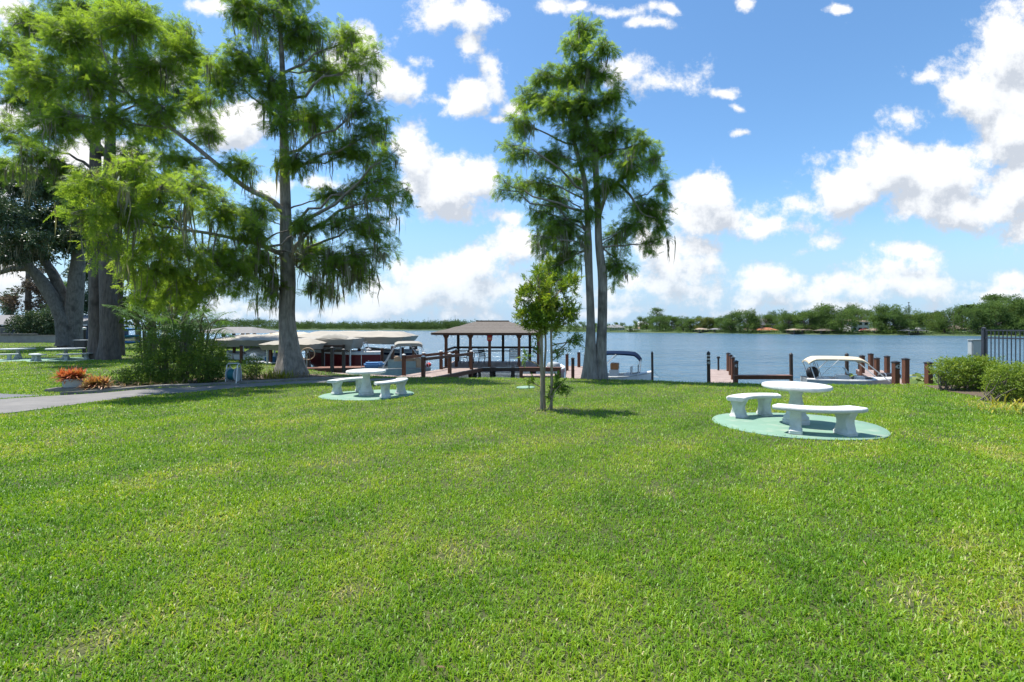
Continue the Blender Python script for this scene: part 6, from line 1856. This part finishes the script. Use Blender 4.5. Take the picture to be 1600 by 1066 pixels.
LAND = []
def build_far_side():
    def house(name, px0, px1, py_eave, py_ridge, Y, depth, wall, roof, label, base=None, hip=False, wins=3, cat='house', storeys=1, ridge_frac=.25):
        x0, x1 = (px0 - 800) / F * Y, (px1 - 800) / F * Y
        zb = base if base is not None else -.2
        ze = CZ - (py_eave - HZ) / F * Y; zr = CZ - (py_ridge - HZ) / F * Y
        t = thing(name, ((x0 + x1) / 2, Y + depth / 2, zb), label, cat, 'buildings on the far shore')
        m = MB(); m.box(x0, x1, Y, Y + depth, zb - 1.5, ze); m.build('wall', M[wall], t)
        o = .5; rf = (x1 - x0) * ridge_frac if hip else -o
        ym = Y + depth / 2
        m = MB(); m.add([(x0 - o, Y - o, ze + .02), (x1 + o, Y - o, ze + .02), (x1 + o, Y + depth + o, ze + .02), (x0 - o, Y + depth + o, ze + .02), (x0 + rf, ym, zr), (x1 - rf, ym, zr)],
                        [(0, 1, 5, 4), (1, 2, 5), (2, 3, 4, 5), (3, 0, 4), (3, 2, 1, 0)]); m.build('roof', M[roof], t)
        H = (ze - zb) / storeys
        for st in range(storeys):
            for i in range(wins):
                x = x0 + (x1 - x0) * (i + .5) / wins
                w, h = min(1.0, (x1 - x0) / wins * .28), H * .24
                zc = zb + H * (st + .55)
                m = MB(); m.box(x - w - .1, x + w + .1, Y - .06, Y - .005, zc - h - .1, zc + h + .1); f = m.build('window', M['hwhite'], t)
                m = MB(); m.box(x - w, x + w, Y - .09, Y - .065, zc - h, zc + h); m.build('pane', M['glass'], f)
        LAND.append(((px0 + px1) / 2, label.split(',')[0]))
        return t
    def boathouse(px0, px1, py_eave, py_ridge, Y, depth, roof, label, name='far_boathouse'):
        x0, x1 = (px0 - 800) / F * Y, (px1 - 800) / F * Y
        ze = CZ - (py_eave - HZ) / F * Y; zr = CZ - (py_ridge - HZ) / F * Y
        t = thing(name, ((x0 + x1) / 2, Y + depth / 2, WZ), label, 'boathouse', 'boathouses along the far shore')
        for x in np.linspace(x0 + .3, x1 - .3, max(3, int((x1 - x0) / 2.5))):
            for y in (Y + .2, Y + depth - .2):
                m = MB(); m.box(x - .14, x + .14, y - .14, y + .14, WZ - .5, ze); m.build('post', M['wooddim'], t)
        m = MB(); m.box(x0, x1, Y, Y + depth, WZ + .5, WZ + .62); m.build('deck', M['wooddim'], t)
        ym = Y + depth / 2; rf = (x1 - x0) * .22
        m = MB(); m.add([(x0 - .4, Y - .4, ze + .02), (x1 + .4, Y - .4, ze + .02), (x1 + .4, Y + depth + .4, ze + .02), (x0 - .4, Y + depth + .4, ze + .02), (x0 + rf, ym, zr), (x1 - rf, ym, zr)],
                        [(0, 1, 5, 4), (1, 2, 5), (2, 3, 4, 5), (3, 0, 4), (3, 2, 1, 0)]); m.build('roof', M[roof], t)
    house('lake_house', 952, 976, 512, 507.5, 262, 12, 'hgrey', 'rgrey', 'long blue grey house low on the far shore right of the twin cypress', wins=6, hip=True)
    house('lake_house', 1000, 1016, 508, 502, 272, 12, 'hpink', 'rwhite', 'house with a bright white roof between trees on the far shore', hip=True)
    house('lake_house', 1050, 1063, 514, 509, 245, 10, 'hgrey', 'rgrey', 'small grey house in the gap left of the yellowish far tree')
    house('lake_house', 1138, 1150, 513, 508, 225, 10, 'hcream', 'rwhite', 'small pale house peeking out left of the steep grey roof')
    house('lake_house', 1183, 1212, 508, 497, 212, 12, 'hpink', 'rgrey', 'stucco house with a steep grey roof behind the orange boathouse', hip=True, wins=4)
    house('lake_house', 1268, 1284, 513, 509, 195, 10, 'hcream', 'rtan', 'cream house low behind the big far trees')
    house('white_house', 1330, 1358, 502.5, 499, 186, 12, 'hwhite', 'rtan', 'plain white two storey house on the far shore', storeys=2, wins=3)
    house('white_pavilion', 1416, 1452, 513.5, 508.5, 178, 10, 'hwhite', 'rwhite', 'long low white roofed building on the far shore', wins=7, hip=True, ridge_frac=.1)
    house('lake_house', 1492, 1518, 514, 509, 172, 10, 'hpink', 'rtan', 'pinkish low house right of the long white roofed building')
    house('white_shed', 1538, 1546, 518, 513, 158, 6, 'hwhite', 'rgrey', 'little white shed on the far shore left of the fence', wins=1)
    for a in ((983, 1000, 515.5, 513.3, 247, 5, 'rgrey', 'low grey boathouse below the white roofed far house'), (1092, 1107, 515, 512.6, 219, 5, 'rtan', 'tan boathouse under the yellowish trees of the far shore'),
              (1116, 1133, 515, 512.8, 214, 5, 'rgrey', 'grey flat boathouse midway along the far shore'), (1186, 1215, 516.2, 512, 198, 6, 'rorange', 'orange roofed boathouse on the far shore'),
              (1240, 1268, 516, 513.5, 184, 5, 'rtan', 'tan boathouse below the big far trees'), (1282, 1322, 517, 513.8, 178, 5, 'wooddim', 'wide dark timber boathouse left of the white two storey house'),
              (1366, 1400, 516.5, 513, 172, 6, 'rtan', 'tan roofed boathouse right of the white two storey house'), (1420, 1450, 517, 514.4, 164, 5, 'rgrey', 'grey boathouse in front of the long white roofed building')):
        boathouse(*a)
    p = at(1351, 517, 180)
    t = thing('covered_boat', p, 'dark red covered boat on the bank below the white house', 'boat')
    m = MB(); m.lathe(p + Vector((0, 0, -.4)), [(1.7, 0), (1.9, .4), (1.4, 1.0), (.2, 1.3)], 12, 1.3, .6); m.build('cover', M['hullred'], t, smooth=True)
    # ---- proto trees (unit height), copied along the shore
    protos = []
    for k in range(9):
        A = Acc(); W = Acc()
        if k < 7:
            n = 17 + k % 3 * 3
            wdt = (.52, .60, .44, .66, .50, .56, .40)[k]
            W.add(*tubes_np(np.array([[(0, 0, -.12), (.01, 0, .2), (-.01, .01, .45), (0, 0, .8)]]), np.array([[.035, .028, .02, .006]]), 6))
            for j in range(n):
                a = rng.uniform(0, 6.28); rr = rng.uniform(.1, 1) ** .6 * wdt; z = rng.uniform(.10, .88) if j > 4 else rng.uniform(.5, .88)
                rr *= math.sqrt(max(.12, 1 - ((z - .45) / .52) ** 2))
                c = np.array([rr * math.cos(a), rr * math.sin(a), z])
                r_ = np.array([rng.uniform(.13, .22), rng.uniform(.13, .22), rng.uniform(.08, .14)])
                W.add(*tubes_np(bez(np.array([0, 0, z * .5]), np.array([c[0] * .4, c[1] * .4, z * .75]), c, 4)[None], np.array([[.014, .01, .007, .003]]), 4))
                m_ = 130
                d = rng.normal(0, 1, (m_, 3)); d /= np.linalg.norm(d, axis=1, keepdims=True)
                P = c + d * r_ * (rng.random((m_, 1)) ** .35 * (1 + .2 * rng.normal(0, 1, (m_, 1))))
                D = d + rng.normal(0, .6, d.shape)
                A.add(*sprays('broad', P, D, rng.uniform(.05, .10, m_), .5 + rng.normal(0, .12) + rng.normal(0, .1, m_)))
        elif k == 7:       # tall loose pine
            W.add(*tubes_np(np.array([[(0, 0, -.12), (.01, 0, .3), (-.01, .01, .7), (0, 0, 1)]]), np.array([[.022, .018, .012, .004]]), 6))
            for j in range(26):
                z = rng.uniform(.42, 1); a = rng.uniform(0, 6.28); rr = (1.08 - z) * .42 + .03
                c = np.array([rr * math.cos(a), rr * math.sin(a), z])
                W.add(*tubes_np(np.array([[(0, 0, z - .04), c * .5 + np.array([0, 0, z * .5]), c]]), np.array([[.008, .006, .003]]), 4))
                m_ = 46
                d = rng.normal(0, 1, (m_, 3))
                A.add(*sprays('broad', c + d * [.05, .05, .026], d + [0, 0, .5], rng.uniform(.05, .09, m_), .4 + rng.normal(0, .15, m_)))
        else:              # cabbage palm
            W.add(*tubes_np(np.array([[(0, 0, -.12), (.01, 0, .3), (0, 0, .8)]]), np.array([[.03, .024, .022]]), 6))
            for j in range(26):
                palm_frond((0, 0, .8), rng.uniform(0, 6.28), rng.uniform(-.3, 1.3), .30, .3, A, 1.2)
        tm = np_mesh('trunk', np.concatenate(W.V), np.concatenate(W.Q), None, None, M['barkdark'], True)
        cms = []
        for mt in ('farleaf', 'farleaf2'):
            cms.append(np_mesh('crown', np.concatenate(A.V), np.concatenate(A.Q), None, np.concatenate(A.T), M[mt]))
        protos.append((tm, cms))
    # px, top py, width factor, kind, yellow, distance behind the shore
    T = []
    def tree(px, top, kind, w=1.0, yel=0, back=8):
        for (a, b) in ((950, 978), (1000, 1017), (1185, 1214), (1326, 1362), (1414, 1456), (1495, 1516), (1536, 1548)):
            if a - 9 < px < b + 9 and back < 30: back = 42 if a - 2 < px < b + 2 else back; w = w * .7
        T.append((px, top, kind, w, yel, back))
    for a in ((951, 505, 1, 1, 0, 8), (962, 503, 4, 1.1, 0, 26), (973, 504, 0, 1, 0, 30), (985, 509, 2, 1, 0, 6), (993, 505, 0, 1, 0, 10), (1001, 494, 3, 1, 0, 30), (1010, 496, 1, .9, 0, 34), (1026, 483, 7, 1.2, 0, 24), (1020, 497, 0, 1.1, 0, 14), (1031, 494, 5, 1.0, 0, 10),
              (1040, 493, 4, 1, 0, 16), (1049, 492, 2, 1.1, 0, 24), (1060, 497, 0, 1, 0, 26), (1068, 493, 1, .9, 0, 14), (1078, 497, 6, 1.1, 0, 8), (1088, 494, 5, 1, 0, 20), (1098, 494, 4, 1.1, 1, 12), (1108, 496, 0, 1.1, 1, 18), (1116, 498, 2, 1, 0, 20),
              (1124, 495, 3, .9, 0, 22), (1134, 492, 5, 1.1, 0, 14), (1144, 488, 1, 1, 0, 10), (1156, 485, 3, 1, 0, 12), (1168, 484, 0, 1.05, 0, 9), (1178, 492, 6, 1, 0, 30), (1196, 490, 4, 1, 0, 34), (1208, 486, 5, 1, 0, 26), (1222, 483, 1, 1, 0, 22), (1232, 488, 2, 1, 0, 10), (1246, 484, 3, 1, 0, 14), (1256, 488, 0, 1, 0, 8),
              (1270, 486, 4, 1, 0, 12), (1284, 480, 5, 1, 0, 16), (1300, 473, 3, .95, 0, 12), (1315, 476, 1, .95, 0, 9), (1330, 475, 0, 1, 0, 24), (1342, 480, 4, 1, 0, 30), (1374, 490, 2, 1, 0, 10), (1384, 477, 1, 1, 0, 10), (1396, 474, 3, .95, 0, 8), (1408, 480, 5, 1, 0, 12),
              (1425, 490, 4, 1, 0, 34), (1438, 488, 0, 1.1, 0, 36), (1452, 487, 2, 1.2, 0, 34), (1464, 486, 5, 1, 1, 22), (1476, 482, 1, 1, 0, 14), (1490, 478, 3, 1, 0, 10), (1504, 477, 0, 1, 0, 12), (1509, 473, 8, .7, 0, 30), (1517, 474, 8, .8, 0, 28), (1524, 472, 8, .7, 0, 32), (1520, 480, 4, 1, 0, 8), (1534, 476, 5, 1, 0, 14), (1548, 463, 7, 1.3, 0, 20), (1558, 464, 7, 1.3, 0, 26),
              (1556, 474, 1, 1, 0, 8), (1572, 468, 3, 1, 0, 10), (1586, 463, 5, 1, 0, 12), (1600, 468, 0, 1, 0, 8), (1616, 462, 1, 1, 0, 12), (1640, 464, 4, 1, 0, 10), (900, 505, 1, 1, 0, 10), (912, 502, 3, 1, 0, 16), (890, 507, 0, 1, 0, 14), (878, 508, 4, 1, 0, 12), (866, 506, 5, 1, 0, 20), (928, 504, 2, 1, 0, 14), (940, 503, 0, 1.1, 0, 12)):
        tree(*a)
    T.sort()
    land = sorted(LAND)
    words = {0: 'round', 1: 'broad', 2: 'narrow', 3: 'wide spreading', 4: 'bushy', 5: 'full', 6: 'slim', 7: 'tall loose pine', 8: 'palm'}
    ordn = ['first', 'second', 'third', 'fourth', 'fifth', 'sixth', 'seventh', 'eighth', 'ninth', 'tenth', 'eleventh', 'twelfth']
    short = {l: s for l, s in zip([l for _, l in land], ['the blue grey house', 'the bright white roof', 'the small grey house', 'the small pale house', 'the steep grey roof', 'the cream house', 'the two storey house', 'the white roofed building', 'the pinkish house', 'the white shed'])}
    for idx, (px, top, k, w, yel, back) in enumerate(T):
        # distance from the shoreline along this pixel column
        Y = 100.0
        for _ in range(40): Y = far_shore((px - 800) / F * Y) + back
        z0 = float(np.interp(back, [0, 14, 50, 150], [WZ + .3, -.2, .9, 2]))
        zt = CZ - (top - HZ) / F * Y
        H = max(3.0, zt - z0) * (1.02 if k < 7 else 1.0)
        li = min(range(len(land)), key=lambda i: abs(land[i][0] - px))
        lx = land[li][0]
        if px >= lx: n = sum(1 for q in T if lx <= q[0] < px); side = 'right'
        else: n = sum(1 for q in T if px < q[0] < lx); side = 'left'
        kind = {7: 'tall loose pine', 8: 'feathery palm'}.get(k, words.get(k) + (' yellowish' if yel else ' green') + ' tree')
        lab = f"{kind} on the far shore, {ordn[min(n, 11)]} tree {side} of {short[land[li][1]]}"
        x = (px - 800) / F * Y
        t = thing('shore_tree' if k < 7 else ('pine_tree' if k == 7 else 'palm_tree'), (x, Y, z0), lab, 'tree', 'trees on the far shore', rng.uniform(0, 6.28))
        sx = H * w * rng.uniform(.92, 1.1)
        if k < 7: sx = min(sx, 13)
        t.scale = (sx, sx, H)
        link_mesh('trunk', protos[k][0], t); link_mesh('crown', protos[k][1][yel], t)
    # low bank shrubs: one mass
    A = Acc()
    xs = rng.uniform(20, 175, 700)
    ys = np.array([far_shore(x) for x in xs]) + rng.uniform(2, 9, 700)
    for s_ in range(10):
        P = np.stack([xs + rng.normal(0, .8, 700), ys + rng.normal(0, .6, 700), WZ + .45 + rng.uniform(0, 1, 700) ** 2 * np.where(vnoise(xs * .12, ys * 0, 6) > .5, 4.0, 1.6)], 1)
        A.add(*sprays('broad', P, rng.normal(0, 1, P.shape), rng.uniform(.5, 1.0, 700), .5 + rng.normal(0, .2, 700)))
    o = link_mesh('bank_vegetation', np_mesh('bank_vegetation', np.concatenate(A.V), np.concatenate(A.Q), None, np.concatenate(A.T), M['farleaf']))
    props(o, 'low green bank vegetation along the water on the far shore', 'vegetation', kind='stuff')
    # far left wood, one mass
    A = Acc()
    n = 900
    pxs_ = np.concatenate([rng.uniform(250, 720, n), rng.uniform(640, 870, 200)])
    for px in pxs_:
        Y = 300.0
        for _ in range(25): Y = far_shore((px - 800) / F * Y) + 8
        Y += rng.uniform(0, 50)
        base_top = np.interp(px, [250, 380, 420, 460, 600, 680, 700, 740, 870], [500, 501, 502, 506, 506, 504.5, 504, 505, 507]) + 2.5 * (vnoise(px / 9.0, 0, 4) - .5)
        zt = CZ - (base_top - HZ) / F * Y
        z = WZ + .3 + (zt - WZ) * rng.random() ** .7
        c = np.array([(px - 800) / F * Y, Y, z])
        m_ = 24
        P = c + rng.normal(0, 1, (m_, 3)) * [2.2, 1.5, 1.0]
        A.add(*sprays('broad', P, rng.normal(0, 1, (m_, 3)), rng.uniform(1.4, 2.6, m_), .10 + rng.normal(0, .12) + rng.normal(0, .1, m_)))
    o = link_mesh('distant_wood', np_mesh('distant_wood', np.concatenate(A.V), np.concatenate(A.Q), None, np.concatenate(A.T), M['farleaf']))
    props(o, 'distant dark wood lining the far left shore', 'wood', kind='stuff')
    # radio masts
    for (px, top, Y, lab, r) in ((1420, 472, 330, 'lattice radio mast rising behind the far trees right of centre', .35), (669, 496, 430, 'faint thin mast behind the distant wood', .14), (711, 493, 430, 'second thin mast with a bulb top above the pavilion roof edge', .16)):
        p = at(px, top, Y)
        t = thing('radio_mast', (p.x, Y, 2), lab, 'mast', 'masts behind the far trees')
        m = MB(); m.tube([(p.x, Y, 0), (p.x, Y, p.z)], [r, r * .5], 6); m.build('pole', M['wooddim'], t)
        m = MB()
        for f in (.72, .86, .97): m.box(p.x - r * 2.2, p.x + r * 2.2, Y - .2, Y + .2, p.z * f, p.z * f + .8 * r)
        m.build('crossarm', M['wooddim'], t)
build_far_side()
